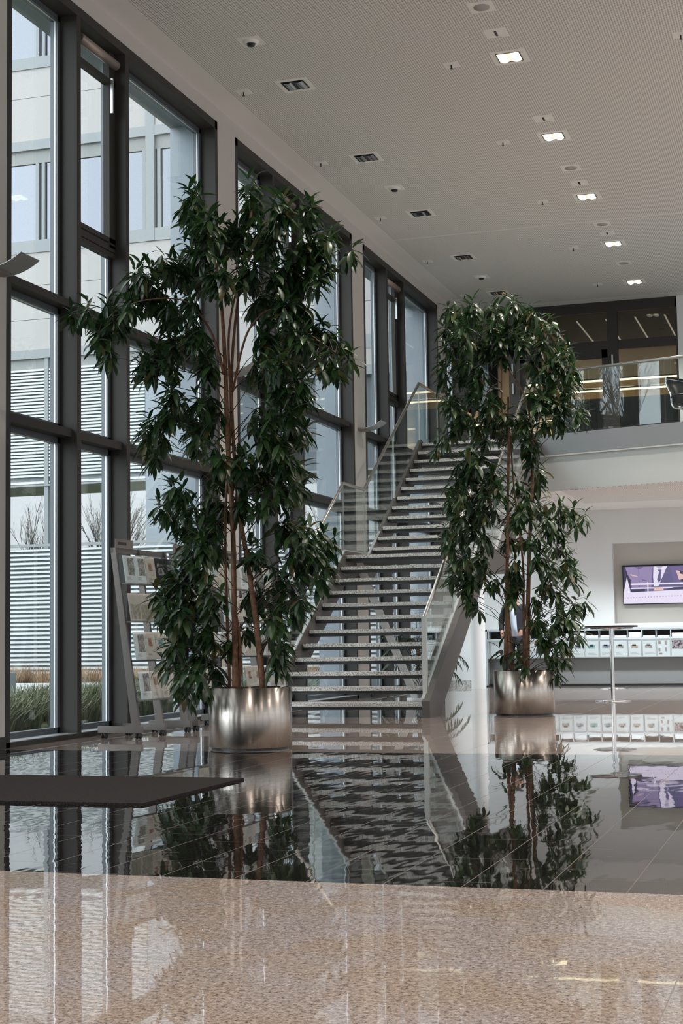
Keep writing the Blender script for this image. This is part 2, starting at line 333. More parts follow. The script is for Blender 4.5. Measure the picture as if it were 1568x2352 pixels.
# glass wall of the upper office
YG = 29.5
gw = struct(bpy.data.objects.new('window_8', None)); COL.objects.link(gw); gw.location = (0, YG, 4.08)
def LG(m): m.v = [(x, y-YG, z-4.08) for x, y, z in m.v]; return m
f = MB(); zt = 7.33
f.box((.04, YG, zt-.17), (4.31, YG+.12, ZC)); f.box((.04, YG, 4.08), (4.31, YG+.12, 4.16)); f.box((.04, YG, 4.08), (.14, YG+.12, zt)); f.box((4.27, YG, 4.08), (4.31, YG+.12, zt))
f.box((.14, YG, 6.43), (4.27, YG+.12, 6.60)); LG(f).build('window_frame', FRAME, gw)
for a, b in ((1.02, 1.24), (2.965, 3.165)): LG(MB().box((a, YG-.01, 4.1), (b, YG+.13, zt-.1))).build('mullion', GREYST if a < 2 else FRAME, gw)
for a, b in ((.14, 1.02), (1.24, 2.965), (3.165, 4.27)):
    for z0, z1 in ((4.16, 6.43), (6.60, 7.16)):
        LG(MB().box((a, YG+.05, z0), (b, YG+.06, z1))).build('pane', GLASSD if z0 > 6 else GLASS, gw)
d_ = MB()
for bx in (((1.24, YG+.0, 6.27), (2.965, YG+.1, 6.43)), ((2.85, YG+.0, 4.16), (2.965, YG+.1, 6.43)), ((1.24, YG+.0, 4.16), (1.34, YG+.1, 6.43))): d_.box(*bx)
LG(d_).build('door_leaf', FRAME, gw)
for x, z in ((3.06, 6.19), (1.10, 6.14), (1.10, 5.75)): LG(MB().box((x-.015, YG-.06, z-.09), (x+.015, YG-.01, z+.12))).build('door_hinge', ALU, gw)
struct(MB().box((4.31, YG-.02, 4.08), (X1, YG+.2, ZC)).build('wall_upper', WHITEWALL))
# the office behind the glass
OW = mat('office_ceiling_grey', (.10, .105, .105), .8); WOOD = mat('office_wood', (.42, .29, .16), .55, noise=(2.5, (.50, .36, .21), .25)); CAB = mat('office_dark_grey', (.055, .06, .062), .6)
of = MB(); of.box((0, YG+.2, 7.22), (X1, 40, 7.3), 0); struct(of.build('ceiling_office', OW))
struct(MB().box((0, 38.0, 4.08), (X1, 38.2, 7.3)).build('wall_office', WOOD))
struct(MB().box((0, YG+.12, 3.9), (X1, 38.2, 4.08)).build('floor_office', mat('office_carpet', (.09, .09, .09), .9)))
o_ = MB(); o_.box((1.5, 31.6, 4.08), (9.0, 32.1, 5.80)); o_ = o_.build('filing_cabinet', CAB, None); tag(o_, 'long dark grey cabinet standing behind the upstairs glass wall', 'cabinet')
fl = MB()
for x in (1.6, 2.5, 3.4, 4.3):
  fl = MB(); fl.box((x, 31.58, 4.15), (x+.82, 31.602, 5.72)); fl.build('cabinet_door', mat('office_grey_door', (.035, .038, .04), .5), o_)
WARM = mat('warm_light_strip', (.9, .8, .6), .5, emit=(1.0, .78, .50), es=2.4)
for i, x in enumerate((1.10, 1.68, 2.25, 2.83, 3.41, 3.99)):
    t = thing('ceiling_light', 'slim strip light in the office ceiling, %s from the window side' % ORD[i], 'light', (x, 30.4, 7.215), group='office ceiling strip lights')
    MB().box((-.014, 0, -.012), (.014, 2.5, 0)).build('diffuser', mat('dim_strip', (.8, .75, .65), .5, emit=(1, .86, .66), es=.55), t)
    MB().box((-.022, -.01, 0), (.022, 2.51, .006)).build('housing', OW, t)
for i, (y, z) in enumerate(((34.2, 6.62), (35.6, 6.62), (36.6, 6.78), (37.5, 6.95), (37.9, 6.3))):
    t = thing('pendant_light', 'long warm linear light across the upstairs office, %s from the glass wall' % ORD[i], 'light', (3.5, y, z), group='linear lights across the office')
    MB().box((-3.3, -.04, -.03), (3.3, .04, 0)).build('diffuser', WARM, t); MB().box((-3.3, -.05, 0), (3.3, .05, .03)).build('housing', OW, t)
for i, (x, y) in enumerate(((1.5, 33), (4.0, 33))):
    l = bpy.data.lights.new('office_lamp', 'AREA'); l.energy = 300; l.size = 2.0; l.spread = math.radians(110); l.color = (1, .78, .52); lo = bpy.data.objects.new('office_lamp', l); COL.objects.link(lo); lo.location = (x, y+3.6, 7.1)
# ---------------------------------------------------------------- staircase
G0, RI, Y0, LS = .2687, .17, 16.9055, 1.268
XL, XR = .608, 2.436
def nose(k): return (Y0+G0*(k-1), RI*k) if k <= 12 else (Y0+G0*(k-2)+LS, RI*k)
st = thing('staircase', 'open staircase with speckled granite treads, dark steel stringers and a mid landing', 'stairs', (1.5, Y0, 0))
SO = (1.5, Y0, 0)
def LS_(m): return LP(m, SO)
for k in range(1, 25):
    y, z = nose(k); dp = .30 if k != 12 else LS+.05
    t_ = LS_(MB().box((XL+.01, y, z-.045), (XR-.01, y+dp, z))).build('tread', TREAD, st)
    LS_(MB().box((XL, y+.035, z-.085), (XR, y+dp-.01, z-.045))).build('tread_tray', DARKST, t_)
S = .6327
def spoly(o1, o2):     # stringer outline offset above / below the nosing line
    a = nose(1); b = nose(12); c = nose(13); d = nose(24)
    top = [(a[0]-.08, 0.0), (a[0]-.08, a[1]+o1-.05), (b[0]-.02, b[1]+o1), (c[0]-G0-.02, b[1]+o1), (d[0], d[1]+o1)]
    bot = [(d[0]+.15, d[1]+o1), (d[0]+.15, d[1]-.32), (d[0], d[1]-o2), (c[0]-.05, c[1]-o2-.03), (b[0]+.10, b[1]-o2+.03), (a[0]+.53-.17/S, 0)]
    return top+bot
for x0, x1 in ((XL-.05, XL), (XR, XR+.09)):
    a = nose(1); b = nose(12); c = nose(13); d = nose(24); up = .06; dn = .36
    m = MB()
    m.prism([(a[0]-.08, 0), (a[0]-.08, .17+up-.04), (b[0], b[1]+up), (b[0]+.10, b[1]-dn+.05), (a[0]+.38, 0)], 0, x0, x1)
    m.prism([(b[0], b[1]+up), (c[0]-G0*.35, b[1]+up), (c[0]+.1, b[1]-dn+.1), (b[0]+.10, b[1]-dn+.05)], 0, x0, x1)
    m.prism([(c[0]-G0*.35, b[1]+up), (d[0], d[1]+up), (d[0]+.2, d[1]+up-.06), (d[0]+.2, d[1]-.32), (d[0]+.08, d[1]-dn), (c[0]+.1, b[1]-dn+.1)], 0, x0, x1)
    s_ = LS_(m).build('stringer', GREYST, st)
# balustrades and handrails
for sx_, x in ((-1, XL-.025), (1, XR+.0)):
    xr = x-.0
    pts = [(xr, 16.985, 1.13), (xr, 19.855, 3.03), (xr, 20.86, 3.03), (xr, 24.08, 5.068)]
    if sx_ < 0: pts.append((xr, 29.3, 5.068))
    else: pts.append((2.44, edge(2.44), 5.065))
    m = MB(); m.tube(pts, .023, 12); LS_(m).build('handrail', STEEL, st)
    LS_(MB().box((xr-.025, 16.96, 0), (xr+.03, 17.01, 1.145))).build('newel_post', STEEL, st)
    up = .06
    def bz(y): 
        if y < nose(12)[0]: return .17+up+(y-Y0)*S
        if y < nose(13)[0]-G0*.35: return nose(12)[1]+up
        return min(nose(24)[1]+up, nose(12)[1]+up+(y-(nose(13)[0]-G0*.35))*S)
    def tz(y):
        if y < 19.855: return 1.10+(y-16.985)*(1.9/2.87)
        if y < 20.86: return 3.005
        return min(5.045, 3.005+(y-20.86)*.633)
    cuts = [17.02, 18.42, 19.85, 20.86, 22.45, 24.06]
    if sx_ < 0: cuts += [25.3, 26.55, 27.8, 29.0]
    for a, b in zip(cuts, cuts[1:]):
        if a < 24: poly = [(a+.005, bz(a)), (b-.005, bz(b)), (b-.005, tz(b)), (a+.005, tz(a))]
        else: poly = [(a+.005, 4.0), (b-.005, 4.0), (b-.005, 5.045), (a+.005, 5.045)]
        LS_(MB().prism(poly, 0, xr-.006, xr+.006)).build('glass_panel', GLASSG, st)
    for y in cuts[1:-1]: LS_(MB().box((xr-.009, y-.004, bz(y) if y < 24.1 else 4.0), (xr+.009, y+.004, tz(y)))).build('glass_clamp', STEEL, st)
    m = MB(); q = [(y, bz(y)+.004) for y in (16.86, 19.85, 19.87, 21.03, 24.08)]
    for (ya, za), (yb, zb) in zip(q, q[1:]):
        m.prism([(ya, za-.004), (yb, zb-.004), (yb, zb+.014), (ya, za+.014)], 0, xr-.018, xr+.018)
    LS_(m).build('glass_channel', ALU, st)
PAINT = mat('white_strut', (.66, .68, .68), .5)
ft = Vector((1.02, 21.9, 0))
for top in ((.62, 20.35, 2.0), (2.45, 20.6, 2.0)):
    tp = Vector(top); dd = (tp-ft); a = dd.normalized(); sidev = a.cross(Vector((0, 1, 0))).normalized()
    LS_(MB().obox((ft+tp)/2, dd/2, sidev*.05, a.cross(sidev)*.03)).build('strut', PAINT if top[0] < 1 else FASCIA, st)
LS_(MB().cyl((1.02, 21.9, 0), .14, .02)).build('strut_base', PAINT, st)
# round column under the gallery
t = MB(); t.lathe([(.13, 0), (.13, 3.18)], (0, 0, 0), 40); t = struct(t.build('column', WHITEWALL)); t.location = (.985, 26.3, 0)
t['label'] = 'round white column under the gallery behind the stairs'
# ---------------------------------------------------------------- doormat
MB().box((-.1, 0, 0), (3.195, 1.55, .014)).build('doormat', CARPET).location = (.0, 7.80, 0.0)
o = COL.objects['doormat']; tag(o, 'dark charcoal carpet mat lying on the polished floor by the windows', 'mat')
# ---------------------------------------------------------------- plant pots and trees
def leaf_shape(L, wd, droop, seg=5):
    """blade along +X curving down to -Z: rows of three vertices"""
    rows = []; x = z = 0; a = 0
    for i in range(seg+1):
        u = i/seg; hw = wd*.5*math.sin(PI*min(1, u*.93+.05))**.85*(1 if u < 1 else .0)
        if i == seg: hw = .0008
        rows.append((x, z, hw, a)); a = droop*u; x += L/seg*math.cos(a); z -= L/seg*math.sin(a)
    return rows
class Foliage:
    def __init__(s): s.v = []; s.f = []; s.t = []
    def leaf(s, p, d, up, L, wd, droop, tint):
        d = d.normalized(); side = d.cross(up)
        if side.length < 1e-3: side = d.cross(Vector((1, 0, 0)))
        side.normalize(); n = side.cross(d).normalized(); o = len(s.v); rows = leaf_shape(L, wd, droop)
        for (x, z, hw, a) in rows:
            c = p+d*x+n*z; nn = n*math.cos(a)+d*math.sin(a)
            s.v += [c-side*hw+nn*hw*.28, c, c+side*hw+nn*hw*.28]
        for i in range(len(rows)-1):
            q = o+i*3; s.f += [(q, q+3, q+4, q+1), (q+1, q+4, q+5, q+2)]
        s.t += [tint]*(3*len(rows))
    def build(s, name, m, parent):
        me = bpy.data.meshes.new(name); me.from_pydata([tuple(q) for q in s.v], [], s.f); me.materials.append(m)
        at_ = me.attributes.new('tint', 'FLOAT', 'POINT'); at_.data.foreach_set('value', s.t)
        for p in me.polygons: p.use_smooth = True
        o = bpy.data.objects.new(name, me); COL.objects.link(o); o.parent = parent; return o
def bez(pts, n=10):
    out = []
    P = [Vector(p) for p in pts]
    for i in range(len(P)-1):
        p0 = P[max(i-1, 0)]; p1 = P[i]; p2 = P[i+1]; p3 = P[min(i+2, len(P)-1)]
        for k in range(n):
            u = k/n; out.append(.5*((2*p1)+(p2-p0)*u+(2*p0-5*p1+4*p2-p3)*u*u+(3*p1-p0-3*p2+p3)*u**3))
    out.append(P[-1]); return out
def potted_tree(c, rad, h, trunks, blobs, rp, label, plabel, dens, L, seed, gapx=None):
    rnd = random.Random(seed); cx, cy = c
    root = thing('potted_tree', label, 'plant', (cx, cy, 0))
    pt = MB(); pt.lathe([(rad-.012, h-.05), (rad-.012, h), (rad, h), (rad, .022), (rad-.012, .018)], (0, 0, 0), 96); pt.build('planter', POT, root)
    MB().cyl((0, 0, 0), rad-.025, .02, 64).build('planter_base', BLACK, root)
    so = MB(); so.lathe([(.0001, h-.005), (.15, h-.015), (rad-.013, h-.035)], (0, 0, 0), 48)
    for _ in range(260):
        a = rnd.uniform(0, 2*PI); q = rad*.93*math.sqrt(rnd.random()); s_ = rnd.uniform(.006, .016); z_ = h-.02+rnd.uniform(-.01, .014)
        so.obox((q*math.cos(a), q*math.sin(a), z_), Vector((rnd.uniform(-1, 1), rnd.uniform(-1, 1), rnd.uniform(-.5, .5))).normalized()*s_, Vector((rnd.uniform(-1, 1), rnd.uniform(-1, 1), .3)).normalized()*s_*.6, (0, 0, s_*.5))
    so.build('soil', SOIL, root)
    base = Vector((cx, cy, 0)); segs = []
    for tr in trunks:
        pts = []
        for (px, py, dy, r) in tr: p = at(px, py, cy+dy)-base; pts.append((p, r))
        P = bez([q[0] for q in pts], 8); R = []
        for i in range(len(pts)-1):
            for k in range(8): R.append(pts[i][1]+(pts[i+1][1]-pts[i][1])*k/8)
        R.append(pts[-1][1]); m = MB(); m.tube(P, R, 9); m.build('trunk', BARK, root); segs += [(p, r) for p, r in zip(P, R)]
    fo = Foliage(); tw = MB()
    def whorl(p, out, n, size):
        ph = rnd.uniform(0, 2*PI)
        for k in range(n):
            a = ph+k*2.4; v = k/max(1, n-1)
            rad_ = Vector((math.cos(a), math.sin(a), 0))
            d = (rad_*rnd.uniform(.55, 1.0)+out*rnd.uniform(.2, .75)+Vector((0, 0, rnd.uniform(-.95, .05)-.25*(1-v))))
            if v > .8: d = rad_*.6+out*.3+Vector((0, 0, rnd.uniform(.1, .9)))
            l = size*rnd.uniform(.75, 1.15)*(1 if v < .8 else .8)
            t_ = rnd.random(); tint = rnd.uniform(.15, .75) if t_ < .93 else rnd.uniform(.8, 1.1)
            fo.leaf(p+Vector((0, 0, (v-.5)*.10))-out*.05*(1-v), d, Vector((0, 0, 1))+rad_*rnd.uniform(-.35, .35), l, l*rnd.uniform(.235, .30), rnd.uniform(.15, .85), tint)
    for (bx, by, br) in blobs:
        n = max(1, round(dens*(br/32)**2)); bd = max(-.5, min(.5, rnd.gauss(0, .28))); c0 = at(bx, by, cy+bd)-base
        best = min(segs, key=lambda s_: (s_[0]-c0).length+max(0, s_[0].z-c0.z+.28)*1.5+rnd.random()*.2)[0]
        hub = best.lerp(c0, .7)+Vector((0, 0, .02)); ln = (hub-best).length
        if ln > .08: tw.tube([best, best.lerp(hub, .5)+Vector((0, 0, .09*min(1, ln))), hub], [.0050, .0036, .0026], 4, caps=False)
        else: hub = best
        for k in range(n):
            ang = rnd.uniform(0, 2*PI); q = math.sqrt(rnd.random())*br*.62; dy = max(-.62, min(.62, bd+rnd.gauss(0, .16)))
            p = at(bx+q*math.cos(ang), by+q*math.sin(ang)*.9, cy+dy)-base
            hv = Vector((p.x-best.x, p.y-best.y, 0)); out = hv.normalized() if hv.length > .02 else Vector((math.cos(ang), math.sin(ang), 0))
            if (p-hub).length > .05: tw.tube([hub, hub.lerp(p, .5)+Vector((0, 0, .05*min(1, (p-hub).length))), p], [.003, .0024, .0018], 4, caps=False)
            whorl(p, out, rnd.randint(8, 12), L)
    fo.build('foliage', LEAF, root); tw.build('twigs', TWIG, root)
    return root
T1 = [(450,450,38),(440,492,42),(472,522,42),(582,432,28),(578,472,36),(650,480,42),(700,492,38),(760,542,32),(803,580,20),(742,590,40),(700,560,45),(500,550,55),(560,540,50),(620,540,55),(450,560,50),(392,605,45),(335,625,32),(315,645,35),(440,622,52),(500,640,45),(570,620,46),(640,620,50),(690,640,40),(722,645,26),(168,722,22),(205,716,26),(250,712,30),(228,760,36),(246,800,30),(272,742,36),(238,818,18),(303,690,34),(342,682,42),(382,720,44),(432,700,32),(362,800,44),(402,790,44),(338,832,40),(318,862,24),(382,840,32),(442,762,38),(462,800,22),(600,700,44),(650,700,46),(692,720,42),(680,770,42),(622,780,44),(742,762,36),(778,790,30),(796,826,24),(742,820,36),(690,830,38),(762,848,20),(640,840,46),(602,850,38),(650,890,40),(690,882,30),(700,915,20),(468,840,36),(398,905,30),(408,940,34),(372,950,30),(345,975,24),(466,918,30),(486,958,32),(452,980,34),(440,1008,30),(333,1010,32),(368,1010,26),(342,1052,20),(600,960,36),(650,952,42),(672,992,38),(700,1000,24),(622,1020,44),(662,1060,40),(690,1080,26),(500,1042,28),(560,1060,44),(522,1090,36),(602,1100,48),(650,1120,42),(688,1120,20),(412,1130,30),(382,1140,28),(363,1170,20),(390,1178,22),(432,1158,28),(480,1150,28),(498,1170,40),(552,1150,34),(600,1160,30),(432,1210,36),(480,1222,42),(450,1250,44),(500,1260,26),(422,1270,24),(585,1268,34),(662,1210,36),(700,1230,38),(740,1252,30),(682,1260,34),(772,1252,18),(720,1280,32),(762,1300,22),(700,1300,32),(742,1320,22),(650,1330,36),(702,1368,30),(640,1380,36),(688,1400,20),(402,1330,46),(372,1360,34),(362,1392,24),(452,1320,46),(442,1380,46),(392,1400,36),(482,1380,40),(570,1365,24),(600,1370,32),(432,1440,42),(402,1472,34),(470,1450,36),(392,1520,32),(420,1552,34),(450,1500,38),(415,1588,18),(458,1560,32),(498,1535,20),(448,1588,18),(570,1432,24),(640,1430,30),(642,1480,28),(622,1450,22),(652,1525,22),(515,1470,22),(660,1480,20)]
T2 = [(1038,716,24),(1026,750,26),(1021,790,26),(1018,840,24),(1014,870,18),(1060,722,32),(1062,770,36),(1052,820,36),(1060,870,36),(1095,708,30),(1100,750,36),(1100,800,36),(1090,860,36),(1135,704,26),(1140,740,36),(1140,790,30),(1178,696,22),(1175,722,32),(1170,770,32),(1215,722,26),(1238,738,26),(1210,760,36),(1258,752,26),(1250,790,36),(1288,782,26),(1298,810,30),(1306,845,26),(1275,840,36),(1230,840,32),(1320,855,16),(1300,880,26),(1260,890,30),(1222,900,22),(1305,890,18),(1190,790,26),(1150,810,22),(1042,920,30),(1020,940,24),(1080,920,30),(1112,900,26),(1118,930,26),(1060,960,30),(1034,980,24),(1012,1008,20),(1003,1030,12),(1234,930,30),(1270,930,30),(1298,930,26),(1326,940,20),(1338,960,16),(1288,960,24),(1244,970,24),(1092,970,30),(1120,962,30),(1150,962,26),(1190,960,34),(1210,990,30),(1170,990,30),(1200,1020,30),(1228,1020,24),(1218,1050,26),(1236,1080,18),(1232,1110,18),(1100,1000,26),(1082,1030,26),(1072,1060,20),(1092,1050,26),(1052,1080,26),(1090,1090,32),(1130,1090,32),(1042,1110,26),(1070,1130,36),(1110,1130,36),(1032,1150,20),(1150,1130,24),(1180,1105,16),(1220,1120,18),(1042,1180,32),(1080,1180,36),(1120,1170,32),(1158,1190,24),(1032,1220,26),(1070,1230,36),(1110,1230,26),(1022,1253,24),(1052,1280,32),(1090,1280,28),(1042,1320,30),(1080,1320,36),(1108,1320,26),(1060,1360,30),(1080,1372,26),(1088,1398,14),(1130,1340,18),(1210,1150,26),(1240,1170,26),(1268,1155,10),(1200,1190,32),(1250,1200,32),(1288,1172,24),(1316,1176,20),(1340,1190,12),(1328,1200,16),(1288,1210,26),(1280,1250,26),(1300,1250,16),(1230,1240,26),(1200,1230,20),(1160,1240,18),(1240,1290,32),(1280,1300,26),(1308,1320,24),(1326,1340,14),(1310,1282,16),(1260,1330,26),(1290,1370,24),(1326,1380,16),(1346,1380,10),(1318,1400,16),(1240,1370,22),(1280,1400,22),(1190,1320,18),(1175,1290,14),(1180,1370,16),(1240,1430,32),(1280,1430,32),(1308,1430,26),(1328,1450,18),(1260,1470,32),(1298,1480,24),(1280,1510,24),(1306,1516,14),(1262,1536,18),(1286,1546,14),(1190,1490,20),(1180,1525,16),(1148,1500,10),(1178,1312,28),(1192,1352,26),(1166,1340,20),(1208,1530,14)]
potted_tree((2.19, 12.08), .348, .51,
    [[(540, 1585, .02, .026), (538, 1400, .0, .023), (534, 1200, 0, .021), (522, 1000, 0, .021), (518, 860, 0, .019), (510, 720, .02, .015), (498, 620, .05, .010), (470, 520, .08, .006)],
     [(604, 1582, -.05, .028), (590, 1450, -.02, .025), (570, 1300, 0, .021), (552, 1190, .03, .018), (538, 1050, .08, .016), (532, 850, .12, .014), (552, 640, .1, .010), (580, 480, .05, .006)],
     [(528, 1585, .14, .014), (518, 1300, .12, .013), (519, 1150, .1, .012), (530, 950, .08, .012), (526, 760, .08, .010), (560, 620, .0, .008), (625, 520, -.1, .005)],
     [(514, 860, -.02, .013), (496, 790, -.05, .011), (465, 730, -.1, .009), (420, 690, -.15, .007), (330, 690, -.2, .005), (245, 722, -.2, .004), (190, 735, -.2, .003)],
     [(534, 900, .05, .011), (556, 800, 0, .010), (580, 745, -.05, .009), (630, 710, -.08, .007), (700, 760, -.1, .005), (770, 810, -.1, .003)],
     [(548, 1585, .1, .020), (550, 1480, .05, .016), (540, 1400, .02, .012)]],
    T1, None, 'tall indoor tree in a steel planter, nearer one beside the brochure racks', '', 4.4, .185, 11)
potted_tree((3.455, 17.60), .35, .508,
    [[(1160, 1545, .0, .026), (1163, 1400, 0, .022), (1165, 1250, 0, .020), (1166, 1130, 0, .018), (1168, 1000, 0, .016), (1166, 912, 0, .015)],
     [(1176, 1545, -.05, .028), (1170, 1470, -.03, .022), (1165, 1400, 0, .016)],
     [(1211, 1545, 0, .028), (1212, 1400, 0, .026), (1216, 1240, 0, .022), (1222, 1100, .0, .018), (1221, 990, 0, .014), (1200, 900, 0, .010), (1152, 825, 0, .007), (1120, 750, 0, .005)],
     [(1203, 1545, .1, .018), (1202, 1400, .1, .015), (1200, 1290, .08, .013), (1180, 1120, .05, .011), (1172, 1000, .05, .009)],
     [(1152, 960, .1, .009), (1152, 830, .1, .008), (1165, 740, 0, .006), (1185, 690, 0, .004)],
     [(1222, 1040, 0, .010), (1245, 930, 0, .008), (1262, 830, .0, .006), (1245, 745, 0, .004)],
     [(1212, 1440, 0, .010), (1235, 1400, 0, .007), (1262, 1330, 0, .005), (1290, 1200, 0, .003)]],
    T2, None, 'tall indoor tree in a steel planter, farther one right of the stairs', '', 4.9, .195, 23)
# ---------------------------------------------------------------- brochure racks
RACKM = mat('rack_metal', (.17, .155, .145), .4, .6)
PAPER = mat('cream_paper', (.52, .47, .42), .45); WPAP = mat('white_paper', (.66, .70, .72), .4); INK = mat('black_ink', (.015, .015, .018), .4)
PICS = [mat('print_brown', (.16, .07, .045), .5, noise=(60, (.45, .25, .18), .15)), mat('print_grey', (.10, .10, .10), .5, noise=(50, (.42, .40, .38), .15)), mat('print_teal', (.05, .20, .20), .5, noise=(60, (.30, .38, .38), .15)),
        mat('print_blue', (.09, .12, .17), .5, noise=(40, (.35, .38, .42), .15)), mat('print_ochre', (.28, .20, .05), .5, noise=(50, (.30, .34, .40), .15)), mat('print_night', (.01, .012, .02), .5, noise=(35, (.30, .26, .28), .08))]
RD = ['brown emblem', 'grey photograph', 'teal lamp picture', 'blue photograph', 'ochre landscape', 'black photo cover']
def brochure(style, wd, hg, name='brochure'):
    """booklet standing in the YZ plane facing +X; origin bottom centre"""
    m = MB(); T = .012; dark = style == 5
    m.box((0, -wd/2, 0), (T, wd/2, hg), 2 if dark else (1 if style in (1, 3) else 0))
    def pr(y0, y1, z0, z1, mi): m.box((T, (y0-.5)*wd, z0*hg), (T+.0012, (y1-.5)*wd, z1*hg), mi)
    if style == 0: pr(.30, .62, .52, .78, 3); pr(.36, .7, .48, .55, 3)
    if style == 1: pr(.32, .95, .28, .92, 3)
    if style == 2: pr(.2, .75, .55, .72, 3); pr(.5, .9, .45, .58, 3)
    if style == 3: pr(.05, .95, .4, .95, 3)
    if style == 4: pr(.05, .95, .05, .6, 3)
    if style == 5: pr(.15, .85, .35, .8, 3)
    if not dark and style != 4:
        for z in (.20, .16, .12): pr(.15, .15+.5*random.uniform(.6, 1), z, z+.014, 4)
    o = m.build(name, [PAPER, WPAP, INK, PICS[style], mat('print_text', (.22, .20, .19), .5)]); return o
protos = [None]*6
def rack(k, y0, items, hdr, lab):
    """free-standing rack on castors, leaning back towards the windows"""
    base = Vector((.69+.0+(y0-13.15)*.075, y0, 0)); r = thing('brochure_rack', lab, 'rack', base, math.atan(-.075))
    W_ = 1.02; H = 1.80; lean = .27/1.8     # the leg moves towards -X with height
    def xz(z): return -lean*z
    for y in (0.0, .46, .98):
        m = MB(); m.prism([(xz(.05)+.0, .05), (xz(.05)-.085, .05), (xz(H)-.055, H), (xz(H), H)], 1, y-.012, y+.018); m.build('upright', RACKM, r)
        if y == .46 and k != 0: continue
        ftm = MB().box((-.46, y-.02, .055), (.005, y+.025, .115)).build('foot', RACKM, r)
        for x in (-.40, -.03):
            c = MB()
            for s_ in (-.018, .018): c.tube([(x+s_-.008, y, .026), (x+s_+.008, y, .026)], .026, 16)
            c.box((x-.012, y-.012, .03), (x+.012, y+.012, .058)); c.build('castor', BLACK, ftm)
    MB().box((xz(H)-.05, -.012, H-.05), (xz(H)-.02, W_, H-.0)).build('top_rail', RACKM, r)
    hd = MB().box((xz(H)-.012, .0, H+.0), (xz(H)-.004, .33, H+.085)).build('header_sign', mat('header_grey', (.17, .15, .14), .5), r)
    m = MB(); q = .05
    for wv in (.018, .012, .02, .014, .018, .012, .016): m.box((xz(H)-.004, q, H+.03), (xz(H)-.0025, q+wv, H+.058)); q += wv+.007
    m.build('header_lettering', INK, hd)
    for s_i, zb in enumerate((1.46, 1.10, .73, .36)):
        sh = MB(); x = xz(zb)
        sh.box((x-.01, 0, zb-.012), (x+.085, W_, zb)); sh.build('shelf', RACKM if s_i != 2 else DARKST, r)
        sh = MB(); hh = .25
        sh.prism([(x+.075, zb), (x+.080, zb), (x+.080-lean*hh, zb+hh), (x+.075-lean*hh, zb+hh)], 1, 0, W_)
        for y in (0, W_-.005): sh.prism([(x, zb), (x+.075, zb), (x+.075-lean*hh, zb+hh), (x-lean*hh, zb+hh)], 1, y, y+.005)
        sh.build('acrylic_pocket', ACRYL, r)
        n = 5
        for j in range(n):
            style = items[s_i][j]
            if style is None: continue
            wd = .18; yy = .105+j*.203
            if protos[style] is None: protos[style] = brochure(style, .192, .262); o = protos[style]
            else: o = protos[style].copy(); COL.objects.link(o)
            M = Matrix.Translation(base) @ Matrix.Rotation(math.atan(-.075), 4, 'Z') @ Matrix.Translation((x+.048, yy, zb+.004)) @ Matrix.Rotation(-math.atan(lean), 4, 'Y')
            o.matrix_world = M
            tag(o, '%s brochure, %s from the left on the %s shelf of the %s rack' % (RD[style], ORD[j], ['top', 'second', 'third', 'bottom'][s_i], lab.split(' ')[0]), 'brochure', 'brochures standing in the leaning racks')
    return r
rack(0, 13.15, [[1, 1, 0, 5, 5], [4, 4, 0, 0, 2], [1, 0, 2, 2, 5], [1, 0, 0, 0, 3]], 'a', 'nearest leaning steel brochure rack, by the window mullion')
rack(1, 14.30, [[5, 3, 1, 2, 0], [5, 0, 1, 5, 3], [0, 3, 0, 1, 2], [2, 0, 3, 1, 0]], 'b', 'middle leaning steel brochure rack, mostly hidden by the potted tree')
rack(2, 15.45, [[0, 1, 0, 5, 2], [0, 0, 3, 1, 5], [0, 2, 1, 0, 3], [0, 0, 1, 2, 0]], 'c', 'farthest leaning steel brochure rack, nearest the stairs')
# ---------------------------------------------------------------- wall lamps on the piers
def uplight(y, z, lab):
    t = thing('wall_lamp', lab, 'lamp', (0, y, z), group='uplights on the piers')
    m = MB(); n = 10; top = []; bot = []
    for i in range(n+1):
        u = i/n; x = .04+.36*u; zz = -.03+.115*u**2.2; top.append((x, zz+.006)); bot.append((x, zz))
    m.prism(top+bot[::-1], 1, -.165, .165); m.build('shade', mat('lamp_grey', (.40, .40, .40), .45, .3), t)
    MB().box((0, -.09, -.045), (.16, .09, .0)).build('mount', mat('lamp_mount', (.30, .25, .22), .5, .3), t)
    return t
uplight(11.56, 4.15, 'curved grey uplight on the pier at the left picture edge')
uplight(17.10, 4.15, 'curved grey uplight on the pier behind the nearer tree')
uplight(22.60, 4.165, 'curved grey uplight on the pier behind the stair handrail')
